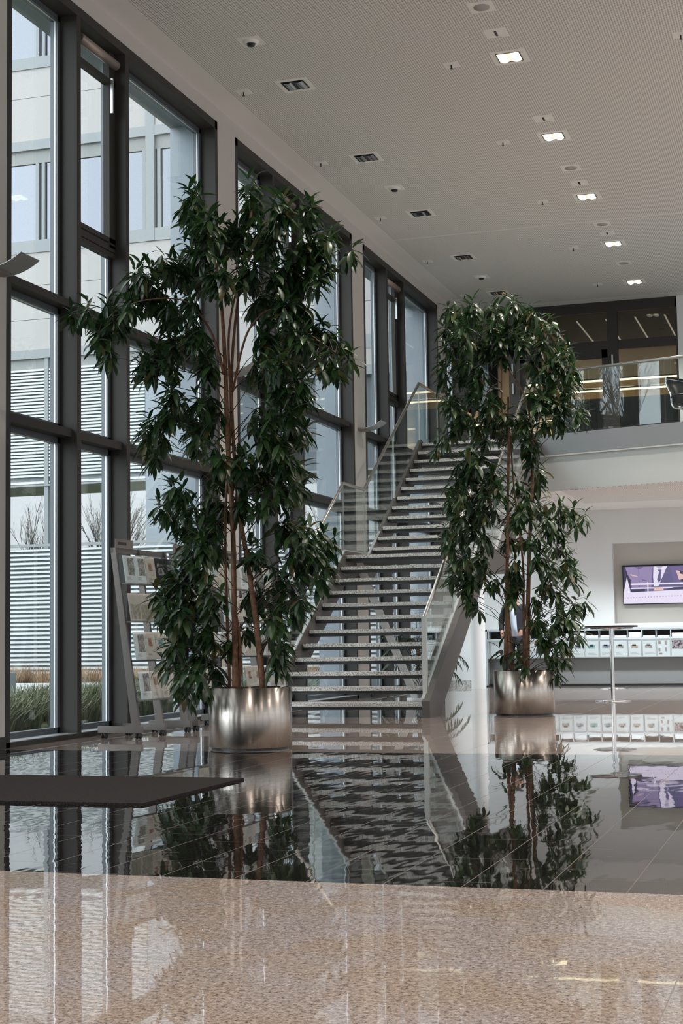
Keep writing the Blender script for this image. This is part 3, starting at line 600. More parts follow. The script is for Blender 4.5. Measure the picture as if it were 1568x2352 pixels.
# ---------------------------------------------------------------- ceiling fittings
LIT = mat('lamp_glow', (.9, .85, .75), .3, emit=(1, .86, .64), es=.75); TRIM = mat('ceiling_trim', (.88, .86, .83), .6); MIR = mat('mirror_reflector', (.55, .57, .58), .12, 1.0); HOLE = mat('dark_hole', (.03, .03, .03), .6)
LITW = mat('tube_glow', (.9, .9, .85), .3, emit=(1, .93, .8), es=1.6)
def downlight(lit):
    t = thing('recessed_light', '', 'light')
    m = MB(); a, b = .195, .14
    for bx in (((-a, -a-.01, -.006), (a, -b, 0)), ((-a, b, -.006), (a, a+.01, 0)), ((-a, -b, -.006), (-b, b, 0)), ((b, -b, -.006), (a, b, 0))): m.box(*bx)
    m.build('trim', TRIM, t)
    m = MB(); b2 = .135
    for bx in (((-b2, -b2, -.009), (b2, -b2+.008, -.003)), ((-b2, b2-.008, -.009), (b2, b2, -.003)), ((-b2, -b2, -.009), (-b2+.008, b2, -.003)), ((b2-.008, -b2, -.009), (b2, b2, -.003))): m.box(*bx)
    m.build('inner_frame', BLACK, t)
    m = MB(); m.box((-.13, -.13, -.004), (.13, .13, -.001)); m.build('reflector', LIT if lit else HOLE, t)
    m = MB(); n = 8
    for s_ in (-1, 1):
        pr_ = [(s_*(.02+.10*i/n), -.004-.003-.018*math.sin(PI*i/n)) for i in range(n+1)]
        pr_ += [(x_, z_+.003) for x_, z_ in pr_[::-1]]
        m.prism(pr_, 1, -.11, .11)
    m.build('louvre', LITW if lit else MIR, t)
    return t
dA = downlight(False); dB = downlight(True)
for i, y in enumerate((16.44, 19.32, 22.21, 25.09, 28.0)):
    for x, p, nm in ((1.152, dA, 'unlit square ceiling downlight in the row by the windows'), (3.69, dB, 'lit square ceiling downlight in the row over the gallery end')):
        t = p if i == 0 else copy_tree(p); t.location = (x, y, ZC); t['label'] = nm+', '+ORD[i]+' from the viewer'; t['group'] = 'square downlights'
def plate(m, s): m.box((-s, -s, -.005), (s, s, 0))
def detector(style):
    t = thing('smoke_detector' if style else 'ceiling_speaker', '', 'detector' if style else 'speaker'); m = MB(); plate(m, .13); m.build('plate', TRIM, t)
    if style:
        m = MB(); m.lathe([(.085, -.005), (.08, -.03), (.05, -.034)], n=28); m.build('ring', TRIM, t)
        MB().lathe([(.045, -.034), (.04, -.055), (.0001, -.058)], n=20).build('sensor', BLACK, t)
    else: MB().lathe([(.085, -.005), (.083, -.012), (.0001, -.014)], n=28).build('grille', mat('speaker_grille', (.40, .38, .36), .6), t)
    return t
D1 = detector(True); D0 = detector(False)
for i, y in enumerate((15.04, 20.79, 26.58)):
    t = D1 if i == 0 else copy_tree(D1); t.location = (1.135, y, ZC); t['label'] = 'dark-eyed smoke detector on a square ceiling plate, %s from the viewer' % ORD[i]; t['group'] = 'smoke detectors'
for i, y in enumerate((15.0, 20.74, 23.82, 26.5)):
    t = D0 if i == 0 else copy_tree(D0); t.location = (3.69, y, ZC); t['label'] = 'round grey speaker disc in the ceiling, %s from the viewer' % ORD[i]; t['group'] = 'ceiling speakers'
E0 = thing('emergency_light', '', 'light'); m = MB(); plate(m, .12); m.build('plate', TRIM, E0); MB().box((-.012, -.06, -.012), (.012, .06, -.005)).build('slot', INK, E0)
for i, y in enumerate((15.72, 18.6, 21.49, 24.39)):
    t = E0 if i == 0 else copy_tree(E0); t.location = (3.69, y, ZC); t['label'] = 'small square ceiling plate with a dark slot, %s from the viewer' % ORD[i]; t['group'] = 'slotted ceiling plates'
P0 = thing('sprinkler', '', 'sprinkler'); m = MB(); plate(m, .085); m.build('plate', TRIM, P0); MB().tube([(0, 0, -.005), (0, 0, -.045)], .008, 10).cyl((0, 0, -.05), .016, .004, 12).build('sprinkler_head', DARKST, P0)
k = 0
for x, nm in ((.5, 'in the row along the window edge'), (3.02, 'in the middle row of the ceiling')):
    for i, y in enumerate((16.45, 19.34, 22.25, 25.15, 27.97)):
        t = P0 if k == 0 else copy_tree(P0); k += 1; t.location = (x, y, ZC); t['label'] = 'small sprinkler %s, %s from the viewer' % (nm, ORD[i]); t['group'] = 'ceiling sprinklers'
t = copy_tree(P0); t.location = (5.57, 16.45, ZC); t['label'] = 'small sprinkler at the right picture edge of the ceiling'
# ---------------------------------------------------------------- counter, screen, brochures on the counter
CW = mat('counter_white', (.50, .55, .57), .45); CG = mat('counter_grey', (.20, .205, .205), .5)
YC = 27.45
ct = thing('display_counter', 'long low white counter with open slots and brochure pockets under the screen', 'counter', (.87, YC, 0))
def LC(m): return LP(m, (.87, YC, 0))
XC = 7.3
m = MB(); m.box((.80, YC, 0.02), (.90, YBK, 1.035)); m.box((.80, YC, .995), (XC, YBK, 1.035)); m.box((.90, YC+.0, .825), (XC, YC+.02, .855)); m.box((.9, YC, .985), (XC, YC+.02, 1.0))
LC(m).build('counter_body', CW, ct)
LC(MB().box((.90, YC+.14, .03), (XC, YBK, .50))).build('counter_base', CG, ct)
LC(MB().box((.80, YC+.10, 0.0), (XC, YBK, .035))).build('plinth', BLACK, ct)
LC(MB().box((.90, YC+.22, .85), (XC, YBK, .995))).build('slot_back', HOLE, ct)
LC(MB().box((.90, YC+.012, .50), (XC, YBK-.1, .83))).build('pocket_panel', CW, ct)
x = .93; px_ = []
while x < XC-.1:
    m = MB(); m.box((x-.006, YC, .84), (x+.006, YC+.22, .99)); m.box((x-.004, YC-.012, .51), (x+.004, YC+.012, .83)); LC(m).build('divider', CW, ct); px_.append(x); x += .2505
m = MB(); m.box((.9, YC-.014, .505), (XC, YC-.010, .52)); m.box((.9, YC-.014, .805), (XC, YC-.010, .82)); LC(m).build('pocket_rail', ALU, ct)
GP = mat('pale_print_paper', (.44, .50, .515), .4)
for j in range(5, 14):
    x = px_[j]; m = MB(); st_ = (j*5) % 6
    m.box((-.112, -.007, 0), (.112, 0, .29)); y_ = -.008
    def pr(a, b, c, d, mi): m.box(((a-.5)*.224, y_, c*.29), ((b-.5)*.224, y_+.0015, d*.29), mi)
    if j == 12: pr(.1, .3, .75, .95, 2); pr(.6, .75, .7, .95, 2); pr(.1, .25, .3, .5, 2); pr(.6, .75, .3, .55, 2); pr(.15, .4, .12, .22, 2)
    elif j == 13: pr(.03, .97, .45, .97, 1)
    else:
        pr(.18, .75, .52, .72, 1); pr(.3, .6, .66, .78, 1)
        for z in (.24, .19, .14): pr(.15, .15+.25*((j+z*50) % 3+1), z, z+.015, 2)
    o = m.build('brochure', [GP, PICS[[1, 3, 2, 3, 1, 4, 1, 0, 5][j-5]], mat('print_text', (.22, .20, .19), .5)]); o.location = (x+.125, YC-.001, .512)
    tag(o, 'pale brochure in the counter pocket, %s visible one right of the farther tree' % ORD[j-5], 'brochure', 'brochures in the counter pockets')
for j, hh in ((6, .10), (7, .05), (8, .045), (9, .035), (10, .09), (11, .03), (12, .03), (13, .07), (5, .08)):
    o = MB().box((-.105, 0, 0), (.105, .15, hh)).build('paper_stack', WPAP); o.location = (px_[j]+.125, YC+.03, .856)
    tag(o, 'white paper stack in the counter slot above pocket brochure, %s right of the farther tree' % ORD[j-5], 'paper', 'paper stacks in the counter slots')
# screen with its picture
tv = thing('wall_screen', 'black framed flat screen showing two people in purple-toned shirts behind a white model', 'screen', (3.31, YBK+.10, 1.46))
TW = 1.30
def em(name, c, s=1.0): return mat(name, (0.01, .01, .01), .3, emit=c, es=s)
MB().box((0, -.03, -.015), (TW, .05, .70)).build('screen_body', BLACK, tv)
A_ = em('px_lilac', (.30, .24, .42)); B_ = em('px_dark', (.05, .045, .09)); C_ = em('px_white', (.80, .74, .90)); D_ = em('px_violet', (.16, .13, .28)); E_ = em('px_skin', (.75, .52, .50)); F_ = em('px_mid', (.45, .40, .56))
m = MB()
def R2(x0, z0, x1, z1, mi, dy): m.box((.015+x0*(TW-.03), -.032-dy, z0*.67), (.015+x1*(TW-.03), -.0305-dy, z1*.67), mi)
def P2(poly, mi, dy): m.prism([(.015+a*(TW-.03), b*.67) for a, b in poly], 1, -.0305-dy, -.032-dy, mi)
R2(0, 0, 1, 1, 0, 0)                                             # lilac backdrop
P2([(0, .40), (0, 1), (.04, 1), (.12, .62), (.10, .40)], 2, .001)
P2([(.03, .99), (.42, .99), (.40, .70), (.39, .42), (.12, .42), (.11, .62), (.06, .80)], 1, .002)
P2([(.215, .95), (.222, .95), (.225, .42), (.215, .42)], 0, .003); P2([(.10, .80), (.20, .74), (.20, .72), (.11, .76)], 5, .003); P2([(.26, .66), (.36, .60), (.36, .58), (.27, .62)], 0, .003); P2([(.16, .99), (.29, .99), (.24, .93), (.21, .93)], 0, .003)
P2([(.42, .99), (1, .99), (1, .42), (.40, .42)], 6, .002); P2([(.66, .99), (.92, .99), (.97, .60), (.80, .50), (.70, .60)], 0, .003); P2([(.74, .88), (.86, .80), (.84, .60), (.78, .62)], 5, .004); P2([(.80, .86), (.97, .76), (.95, .70), (.80, .78)], 2, .005); P2([(.80, .62), (.96, .68), (.95, .60), (.82, .56)], 2, .005)
P2([(.43, .99), (.62, .99), (.53, .62), (.49, .45), (.43, .45), (.42, .70)], 3, .003); P2([(.47, .99), (.56, .99), (.53, .93), (.50, .93)], 4, .004); P2([(.485, .90), (.545, .90), (.53, .84), (.525, .62), (.50, .54), (.475, .64), (.505, .84)], 6, .005)
P2([(0, 0), (1, 0), (1, .36), (0, .30)], 3, .003); P2([(0, .30), (.05, .72), (.10, .30)], 3, .004); R2(.10, .50, 1, .545, 3, .004); R2(.10, .395, 1, .43, 3, .004)
R2(.335, .30, .35, .58, 3, .005); P2([(.42, .34), (.56, .34), (.56, .42), (.44, .43)], 5, .005); P2([(.58, .36), (.95, .37), (.9, .43), (.7, .42)], 2, .005); P2([(.08, .31), (.30, .33), (.30, .39), (.09, .39)], 2, .004)
for i in range(24): R2(.01+i*.041, .14+.004*i/2, .025+i*.041, .17+.004*i/2, 4, .005)
m.build('screen_picture', [D_, A_, B_, C_, F_, E_, em('px_slate', (.13, .12, .24))], tv)
# ---------------------------------------------------------------- standing tables
def high_table(x, y, lab):
    t = thing('high_table', lab, 'table', (x, y, 0), group='round standing tables')
    m = MB(); m.lathe([(.0001, 1.03), (.355, 1.03), (.36, 1.026), (.36, 1.008), (.35, 1.004), (.0001, 1.004)], n=64); m.build('tabletop', mat('black_tabletop', (.02, .02, .022), .15), t)
    m = MB(); m.lathe([(.0001, 1.003), (.16, 1.003), (.16, .997), (.04, .985), (.0001, .985)], n=40); m.build('top_plate', CHROME, t)
    MB().lathe([(.028, .02), (.028, .99)], n=32).build('pole', CHROME, t)
    MB().lathe([(.0001, 0), (.245, 0), (.247, .006), (.235, .014), (.05, .022), (.0001, .022)], n=64).build('base', CHROME, t)
    return t
high_table(4.01, 21.08, 'black topped standing table on a chrome pole, right of the farther tree')
high_table(3.34, 26.1, 'standing table farther back, only its chrome base showing near the counter')
# ---------------------------------------------------------------- office chair on the gallery
oc = thing('office_chair', 'black mesh office chair with chrome frame behind the gallery glass', 'chair', (4.93, 25.0, 4.08), -.55)
m = MB(); n = 12
prof = [(-.36, .98), (-.38, .90), (-.33, .78), (-.285, .66), (-.28, .56), (-.25, .48), (-.17, .44), (-.05, .445), (.12, .46), (.22, .45)]
P = [Vector((a, 0, b)) for a, b in prof]; P = bez(P, 4)
for y in (-.24, .24): m.tube([(p.x, y, p.z) for p in P], .014, 10)
m.tube([(-.37, -.24, .95), (-.37, .24, .95)], .012, 8); m.tube([(-.17, -.24, .44), (-.17, .24, .44)], .012, 8); m.build('chair_frame', CHROME, oc)
m = MB(); vs = []; 
for p in P: vs += [(p.x+.012, -.23, p.z+.006), (p.x+.012, .23, p.z+.006), (p.x-.004, .23, p.z-.006), (p.x-.004, -.23, p.z-.006)]
fs = []
for i in range(len(P)-1):
    for k in range(4): fs.append((i*4+k, i*4+(k+1) % 4, i*4+4+(k+1) % 4, i*4+4+k))
m.add(vs, fs, 0, True); m.build('seat_shell', BLACK, oc)
m = MB()
for y in (-.27, .27): m.tube([(-.26, y, .62), (-.2, y, .66), (.02, y, .65), (.08, y, .56), (.06, y, .46)], .014, 8)
m.build('armrest', BLACK, oc)
m = MB(); m.tube([(0, 0, .44), (0, 0, .12)], .025, 12)
for i in range(5): a = 2*PI*i/5+.3; m.tube([(0, 0, .14), (.30*math.cos(a), .30*math.sin(a), .075)], [.022, .014], 8)
m.build('base', CHROME, oc)
m = MB()
for i in range(5): a = 2*PI*i/5+.3; m.tube([(.30*math.cos(a)-.02, .30*math.sin(a), .03), (.30*math.cos(a)+.02, .30*math.sin(a), .03)], .03, 12)
m.build('castor', BLACK, oc)
# ---------------------------------------------------------------- potted palm under the stairs
pr_ = thing('potted_palm', 'potted palm with drooping feathery fronds, behind the staircase', 'plant', (.47, 24.1, 0))
MB().lathe([(.0001, 0), (.17, 0), (.21, .36), (.19, .36), (.18, .33), (.0001, .33)], n=40).build('planter', mat('white_planter', (.55, .56, .56), .4), pr_)
m = MB(); m.tube([(0, 0, .3), (.02, 0, .55), (.0, .02, .75)], [.04, .035, .03], 8); m.build('trunk', BARK, pr_)
fo = Foliage(); m = MB(); rnd = random.Random(3)
for i in range(28):
    a = i*2.4; el = rnd.uniform(.0, 1.2); P = []; p = Vector((0, 0, .5+.3*(i/22))); d = Vector((math.cos(a)*math.cos(el), math.sin(a)*math.cos(el), math.sin(el))); LL = rnd.uniform(.55, .85)
    if d.x < 0: LL *= .75
    for k in range(11): P.append(p.copy()); p += d*LL/10; d = (d+Vector((0, 0, -.14))).normalized()
    m.tube(P, [.006*(1-k/13) for k in range(11)], 5)
    for k in range(3, 11):
        dr = (P[k]-P[k-1]).normalized(); sd = dr.cross(Vector((0, 0, 1))).normalized()
        for s_ in (-1, 1): fo.leaf(P[k], dr*.7+sd*s_*.8+Vector((0, 0, -.15)), Vector((0, 0, 1)), .24*rnd.uniform(.8, 1.1), .024, .7, rnd.uniform(.1, .5))
m.build('frond_stems', TWIG, pr_); fo.build('fronds', LEAF, pr_)
# ---------------------------------------------------------------- the person behind the tree
def skin(name, m, parent, nodes, edges, sub=2):
    me = bpy.data.meshes.new(name); me.from_pydata([n_[0] for n_ in nodes], edges, []); o = bpy.data.objects.new(name, me); COL.objects.link(o); o.parent = parent
    s_ = o.modifiers.new('skin', 'SKIN'); s_.use_smooth_shade = True
    for v, n_ in zip(me.skin_vertices[0].data, nodes): v.radius = n_[1] if isinstance(n_[1], tuple) else (n_[1], n_[1]); v.use_root = False
    me.skin_vertices[0].data[0].use_root = True
    sb = o.modifiers.new('sub', 'SUBSURF'); sb.levels = sub; sb.render_levels = sub
    me.materials.append(m); return o
pe = thing('person', 'person in a dark jacket and pale blue shirt standing behind the farther tree', 'person', (1.57, 26.75, 0), .12)
SK = mat('skin', (.42, .24, .18), .5); JK = mat('navy_wool', (.010, .012, .018), .75); SH = mat('pale_blue_shirt', (.45, .52, .62), .7); TR = mat('charcoal_trousers', (.015, .016, .022), .75); HR = mat('dark_hair', (.02, .012, .008), .6)
# one continuous body; clothes follow it
body = [((0, 0, .93), (.13, .10)), ((0, 0, 1.10), (.13, .10)), ((0, .01, 1.30), (.140, .090)), ((0, .01, 1.43), (.085, .07)), ((0, -.005, 1.50), (.055, .055)), ((0, -.02, 1.57), (.06, .065)), ((0, -.02, 1.66), (.078, .095)), ((0, -.01, 1.73), (.07, .085)),
        ((-.17, .01, 1.41), .042), ((-.25, .035, 1.17), .038), ((-.235, -.10, .97), .030), ((-.225, -.145, .93), (.020, .034)), ((.17, .01, 1.41), .042), ((.235, .03, 1.15), .038), ((.23, -.04, .90), .030), ((.228, -.05, .84), (.020, .036)),
        ((-.09, 0, .86), (.085, .085)), ((-.10, -.01, .50), .058), ((-.10, .02, .10), .040), ((.09, 0, .86), (.085, .085)), ((.10, -.01, .50), .058), ((.10, .02, .10), .040)]
be = [(0, 1), (1, 2), (2, 3), (3, 4), (4, 5), (5, 6), (6, 7), (3, 8), (8, 9), (9, 10), (10, 11), (3, 12), (12, 13), (13, 14), (14, 15), (0, 16), (16, 17), (17, 18), (0, 19), (19, 20), (20, 21)]
bo = skin('body', SK, pe, body, be)
def hand(c, d, sd, flip):
    """palm, four unequal curled fingers and a side thumb, joined under the wrist"""
    c = Vector(c); d = Vector(d).normalized(); s_ = Vector(sd).normalized(); nrm = d.cross(s_)*flip
    nodes = [(c, .016), (c+d*.045, (.018, .030))]; ed = [(0, 1)]
    for i, (o_, l) in enumerate(((-.028, .062), (-.009, .072), (.010, .068), (.028, .052))):
        b = len(nodes); p0 = c+d*.07+s_*o_; nodes += [(p0, .0095), (p0+d*l*.42+nrm*.008, .009), (p0+d*l*.62+nrm*.028, .0085), (p0+d*l*.50+nrm*.045, .0075)]; ed += [(1, b), (b, b+1), (b+1, b+2), (b+2, b+3)]
    b = len(nodes); nodes += [(c+d*.025+s_*-.035+nrm*.01, .011), (c+d*.05+s_*-.048+nrm*.022, .010), (c+d*.075+s_*-.045+nrm*.035, .008)]; ed += [(0, b), (b, b+1), (b+1, b+2)]
    return nodes, ed
for c, d, sd, fl_ in (((-.228, -.135, .945), (-.12, -.75, -.5), (0, .4, -1), 1), ((.228, -.048, .85), (0, -.15, -1), (0, 1, 0), -1)):
    nn, ee = hand(c, d, sd, fl_); skin('hand', SK, pe, nn, ee, 1)
tor = [((0, .01, .84), (.170, .125)), ((0, .01, 1.10), (.160, .122)), ((0, .01, 1.30), (.185, .130)), ((0, .01, 1.43), (.135, .105)), ((-.175, .01, 1.42), .068), ((-.255, .035, 1.17), .058), ((-.24, -.085, .99), .048), ((.175, .01, 1.42), .068), ((.24, .035, 1.15), .058), ((.235, -.03, .91), .048)]
skin('jacket', JK, pe, tor, [(0, 1), (1, 2), (2, 3), (3, 4), (4, 5), (5, 6), (3, 7), (7, 8), (8, 9)])
m = MB(); m.add([(-.075, -.135, 1.42), (.02, -.135, 1.42), (.028, -.150, 1.25), (.035, -.148, 1.08), (.05, -.148, .90), (-.05, -.148, .90), (-.07, -.152, 1.10), (-.085, -.152, 1.28)], [(0, 1, 2, 7), (7, 2, 3, 6), (6, 3, 4, 5)], 0, True)
s_ = m.build('shirt', SH, pe); so_ = s_.modifiers.new('thick', 'SOLIDIFY'); so_.thickness = .03; so_.offset = -1
tr_ = [((0, 0, .92), (.145, .115)), ((-.09, 0, .84), (.098, .098)), ((-.10, -.01, .50), .075), ((-.10, .02, .07), .062), ((.09, 0, .84), (.098, .098)), ((.10, -.01, .50), .075), ((.10, .02, .07), .062)]
skin('trousers', TR, pe, tr_, [(0, 1), (1, 2), (2, 3), (0, 4), (4, 5), (5, 6)])
for x in (-.10, .10): skin('shoe', BLACK, pe, [((x, .05, .045), (.042, .042)), ((x, -.06, .04), (.045, .036)), ((x, -.17, .03), (.038, .026))], [(0, 1), (1, 2)])
m = MB(); m.lathe([(.0001, .112), (.045, .105), (.078, .07), (.092, .02), (.088, -.03), (.07, -.07)], (0, .012, 1.685), 20); h_ = m.build('hair', HR, pe)
h_.data.transform(Matrix.Diagonal((.95, 1.05, 1, 1)))
m = MB(); m.add([(-.012, -.105, 1.655), (.012, -.105, 1.655), (0, -.128, 1.645), (0, -.108, 1.69)], [(0, 2, 3), (2, 1, 3), (0, 1, 2)], 0, True); m.build('nose', SK, pe)
m = MB(); m.box((-.022, -.108, 1.615), (.022, -.1, 1.621)); m.build('mouth', mat('lip', (.30, .12, .10), .5), pe)
for x in (-.03, .03): MB().lathe([(.0001, .011), (.008, .008), (.011, 0), (.008, -.008), (.0001, -.011)], (x, -.098, 1.68), 12).build('eye', mat('eye_white', (.5, .5, .5), .3), pe)
for x in (-.083, .083): MB().lathe([(.0001, .03), (.012, .015), (.014, 0), (.010, -.02), (.0001, -.03)], (x, -.01, 1.665), 10).build('ear', SK, pe)
# ---------------------------------------------------------------- outdoors
LAWN = speck('lawn_soil', (.03, .04, .02), (.07, .09, .04), (.12, .14, .06), 12, .95)
struct(MB().box((-60, -40, -.35), (-.6, 80, -.06)).build('ground', LAWN))
tag(MB().box((-1.36, -20, -.06), (-.62, 26.5, -.02)).build('gravel_strip', GRAVEL), 'strip of dark grey gravel outside along the window wall', 'gravel')
FW = mat('facade_white', (.385, .37, .365), .5, noise=(.4, (.40, .385, .38), .3)); FB = mat('facade_band', (.26, .285, .30), .5); FGL = mat('facade_glass', (.13, .138, .155), .04, .85); SLOT = mat('facade_slot', (.26, .27, .27), .6); SLAT = mat('white_slat', (.62, .65, .66), .45); DK = mat('facade_core_dark', (.10, .12, .14), .6)
YF = 30.0
ob = thing('office_building', 'white clad office wing outside with ribbon windows and lowered blinds', 'building', (-9, YF, 0))
def LO(m): return LP(m, (-9, YF, 0))
m = MB(); m.box((-30, YF+.1, 4.4), (-.9, YF+1.9, 19)); LO(m).build('building_core', DK, ob)  # core in one plain dark grey behind cladding and windows
LO(MB().box((-30, YF-.05, 4.36), (-.9, YF+1.9, 4.40))).build('soffit', FB, ob)
m = MB()
rows = [(7.42, 8.10), (8.11, 8.87), (8.88, 9.62), (12.20, 13.19), (13.20, 13.86), (16.4, 17.3), (17.31, 18.2)]
for z0, z1 in rows: m.box((-30, YF-.02, z0), (-5.6, YF+.1, z1))
LO(m).build('wall_cladding', FW, ob)
m = MB(); z = 6.55
while z < 18.5: m.box((-5.55, YF-.02, z), (-.9, YF+.1, min(z+1.34, 18.6))); z += 1.35
LO(m).build('wall_cladding', FW, ob)
m = MB()
for z0, z1 in ((9.62, 9.90), (11.98, 12.20), (13.86, 14.12), (7.22, 7.42), (16.2, 16.4)): m.box((-30, YF-.05, z0), (-5.6, YF+.1, z1))
for x in (-7.02, -12.5, -18.0): m.box((x, YF-.06, 9.62), (x+.2, YF+.1, 16.3))
LO(m).build('facade_band', FB, ob)
LO(MB().box((-30, YF+.02, 11.68), (-5.6, YF+.1, 11.98))).build('blind_box', SLOT, ob)
LO(MB().box((-30, YF+.02, 6.96), (-7.04, YF+.1, 7.22))).build('blind_box', SLOT, ob)
for z0, z1 in ((9.9, 11.68), (14.12, 16.2)):
    for x0, x1 in ((-15.2, -12.6), (-12.2, -9.72), (-9.55, -9.15), (-9.05, -7.1), (-6.72, -5.75)):
        w_ = LO(MB().box((x0, YF+.06, z0), (x1, YF+.09, z1))).build('window', FGL, ob)
        f = MB()
        for bx in (((x0-.05, YF, z0), (x0+.03, YF+.09, z1)), ((x1-.03, YF, z0), (x1+.05, YF+.09, z1))): f.box(*bx)
        LO(f).build('window_frame', FB, w_)
for x0, x1 in ((-14.9, -12.25), (-12.15, -9.52), (-9.40, -7.08)):
    m = MB(); z = 6.94; i = 0
    while z > 4.50: m.prism([(YF-.02, z), (YF+.03, z+.012), (YF+.03, z+.054), (YF-.02, z+.042)], 0, x0, x1); z -= .074
    m.box((x0, YF-.01, 4.42), (x1, YF+.04, 4.47)); LO(m).build('venetian_blind', SLAT, ob)
    if x1 < -9.3: LO(MB().box((x1+.01, YF-.03, 2.8), (x1+.11, YF+.1, 7.22))).build('facade_post', FB, ob)
LO(MB().box((-30, YF+.09, 4.4), (-7.04, YF+.12, 7.2))).build('blind_backing', mat('blind_back', (.30, .34, .37), .6), ob)
m = MB(); m.box((-7.03, YF-.1, 0), (-5.6, YF+.15, 7.42)); LO(m).build('grey_pier', REVEAL, ob)
m = MB(); m.box((-3.05, YF-.03, 6.9), (-.9, YF-.021, 7.2)); m.box((-5.6, YF-.01, 4.15), (-.9, YF+.1, 4.25)); m.box((-5.6, YF-.05, 6.35), (-.9, YF+.12, 6.55)); LO(m).build('facade_trim', FB, ob)
# slatted screen fence in front of the ground floor
sf = thing('slat_fence', 'tall fence of horizontal pale slats across the courtyard outside', 'fence', (-9, YF-.6, 0))
def LF(m): return LP(m, (-9, YF-.6, 0))
m = MB(); z = .25
while z < 2.98: m.prism([(YF-.62, z), (YF-.57, z+.010), (YF-.57, z+.052), (YF-.62, z+.042)], 0, -30, -.7); z += .094
LF(m).build('slat_panel', SLAT, sf)
m = MB(); m.box((-30, YF-.64, 2.98), (-.7, YF-.55, 3.04)); LF(m).build('top_rail', FB, sf)
for x in (-14, -11.7, -9.47, -7.1, -4.8, -2.6): LF(MB().box((x, YF-.56, -.06), (x+.09, YF-.48, 3.0))).build('post', FB, sf)
LF(MB().box((-30, YF-.55, -.05), (-.7, YF-.53, 2.9))).build('fence_backing', mat('screen_dark', (.16, .19, .21), .7), sf)
tag(MB().box((-30, 26.6, -.06), (-1.4, 26.9, .13)).build('kerb', mat('pale_concrete', (.66, .68, .68), .8)), 'long pale concrete kerb behind the lawn outside', 'kerb')
tag(MB().box((-7.35, 22.4, -.06), (-6.35, 23.2, .42)).build('planter_box', REVEAL), 'blue grey box standing on the lawn outside the first window', 'box')
# grasses
def grass(name, n, box, hgt, col1, lab, cat, seed, lean=.5, wdt=.006):
    rnd = random.Random(seed); v = []; f = []
    tufts = [(rnd.uniform(box[0], box[1]), rnd.uniform(box[2], box[3])) for _ in range(max(1, n//60))]
    for i in range(n):
        tx, ty = tufts[i % len(tufts)]; a = rnd.uniform(0, 2*PI); s_ = rnd.uniform(0, .12); x = tx+s_*math.cos(a); y = ty+s_*math.sin(a); h = hgt*rnd.uniform(.5, 1.1); l = lean*h*rnd.uniform(.2, 1.2)
        b = rnd.uniform(0, 2*PI); cx, cy = math.cos(b)*wdt, math.sin(b)*wdt; o = len(v)
        for u in (0, .4, .75, 1): 
            q = (1-u)**.6; px = x+l*u*u*math.cos(a); py = y+l*u*u*math.sin(a); pz = -.05+h*(u-.35*u*u*(l/h)); v += [(px-cx*q, py-cy*q, pz), (px+cx*q, py+cy*q, pz)]
        f += [(o, o+1, o+3, o+2), (o+2, o+3, o+5, o+4), (o+4, o+5, o+7, o+6)]
    me = bpy.data.meshes.new(name); me.from_pydata(v, [], f); me.materials.append(col1); o = bpy.data.objects.new(name, me); COL.objects.link(o); return tag(o, lab, cat, kind='stuff')
GR = mat('grass_blade', (.035, .06, .02), .6, noise=(5, (.20, .21, .12), .18)); GB = mat('dry_grass', (.30, .20, .12), .7, noise=(3, (.45, .33, .22), .25))
grass('ornamental_grass', 17000, (-3.2, -1.55, 13.6, 21.8), .50, GR, 'band of tufted green ornamental grass outside the first windows', 'grass', 1, .75, .010)
grass('lawn_grass', 12000, (-6.2, -3.55, 17, 26.2), .16, GR, 'short lawn between the ornamental grass and the kerb', 'grass', 2, .4)
grass('dry_hedge', 11000, (-12, -2.5, 27.3, 28.6), .52, GB, 'low brown dry grass hedge behind the kerb outside', 'hedge', 4, .35, .008)
grass('ground_cover', 9000, (-3.2, -1.55, 22.4, 26.2), .40, mat('grey_green', (.12, .17, .12), .6, noise=(2, (.36, .42, .38), .22)), 'grey green ground cover plants outside behind the racks', 'plants', 5, .8, .010)
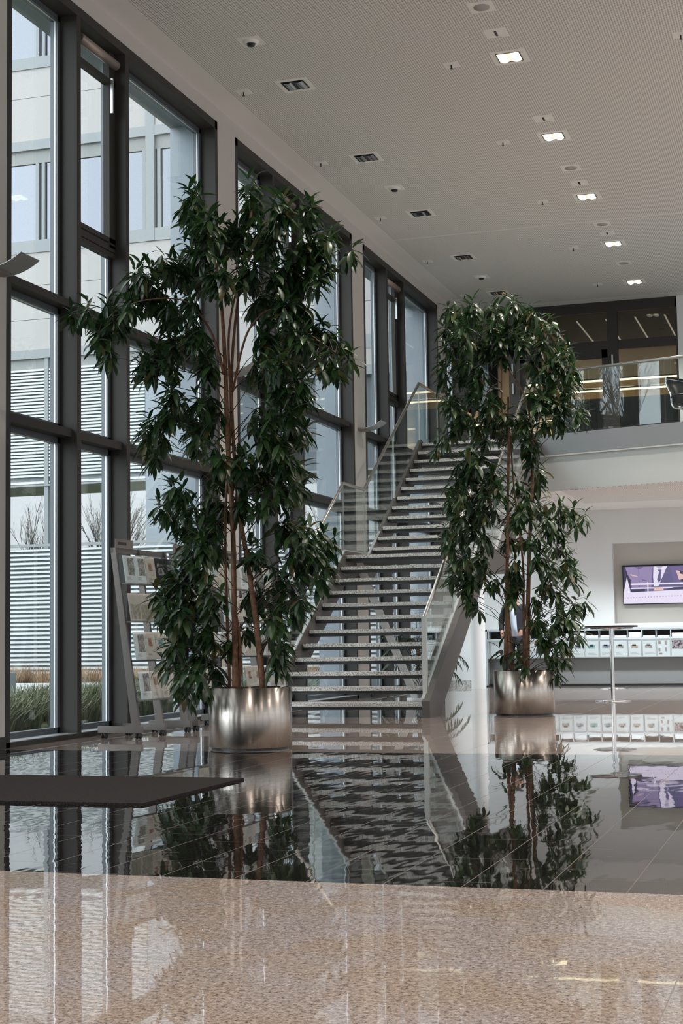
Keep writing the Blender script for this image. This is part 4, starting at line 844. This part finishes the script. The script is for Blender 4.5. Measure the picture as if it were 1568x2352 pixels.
# bare trees
BRK = mat('winter_bark', (.10, .085, .075), .8)
def bare_tree(x, y, h, seed, lab, spread=.26, dep=5):
    rnd = random.Random(seed); m = MB()
    def br(p, d, l, r, k):
        q = p+d*l; m.tube([p, p.lerp(q, .5)+Vector((rnd.uniform(-1, 1), rnd.uniform(-1, 1), 0))*l*.05, q], [r, r*.8, r*.6], 4 if k > 1 else 6, caps=False)
        if k >= dep: return
        for i in range(3 if k else 6):
            a = rnd.uniform(0, 2*PI); dd = (d+Vector((math.cos(a), math.sin(a), .15))*rnd.uniform(spread*.6, spread*1.3)).normalized(); br(p.lerp(q, rnd.uniform(.45, 1.0)), dd, l*rnd.uniform(.55, .8), r*.55, k+1)
    br(Vector((0, 0, 0)), Vector((0, 0, 1)), h*.34, h*.011, 0); o = m.build('bare_tree', BRK, None); o.location = (x, y, -.06); return tag(o, lab, 'tree', 'bare winter trees outside')
bts = [(-17.5, 44, 6.2), (-14.8, 44, 7.0), (-12.2, 45, 5.8), (-9.6, 44, 6.2), (-7.2, 42.5, 8), (-4.6, 42, 8.6), (-2.3, 44.5, 9), (.4, 43, 9)]
for i, (x, y, h) in enumerate(bts): bare_tree(x, y, h, 40+i, 'bare branching tree beyond the courtyard fence, %s from the left' % ORD[i])
for i, (x, y, h) in enumerate([(-8.8, 11.6, 11), (-10.4, 6.6, 11.5), (-14.6, 14.2, 12), (-15.2, 9.2, 12), (-19, 3.5, 12)]): bare_tree(x, y, h, 70+i, 'tall bare tree mirrored in the gallery glass, %s of the lawn trees' % ORD[i], .28, 6)
# daylight comes in through the openings only; besides its own lamps, unseen ones are added to brighten the hall
def lamp(name, x, y, z, en, col, size=.26, spread=150):
    l = bpy.data.lights.new(name, 'AREA'); l.shape = 'SQUARE'; l.size = size; l.energy = en; l.color = col; l.spread = math.radians(spread)
    lo = bpy.data.objects.new(name, l); COL.objects.link(lo); lo.location = (x, y, z)
for y in (16.44, 19.32, 22.21, 25.09, 28.0): lamp('downlight_and_fill_lamp', 3.69, y, ZC-.045, 62, (1, .92, .83), .26, 110)
for x in (3.69, 6.2, 8.8, 11.4):
    for y in (-4, 0, 4, 8, 12): lamp('downlight_and_fill_lamp', x, y, ZC-.045, 48, (1, .92, .83), .26, 110)  # added fill lamps out of view, no fittings drawn, to lift the hall
for x in (6.2, 8.8, 11.4):
    for y in (16.44, 19.32, 22.2, 25.8): lamp('downlight_and_fill_lamp', x, y, ZC-.045, 78, (1, .92, .83), .26, 110)  # more unseen fill, added to brighten the far floor and ceiling
for x in (2.7, 4.4, 6.4, 8.8): lamp('gallery_lamp', x, 25.8, 3.15, 78, (.93, .98, 1), .3, 120)
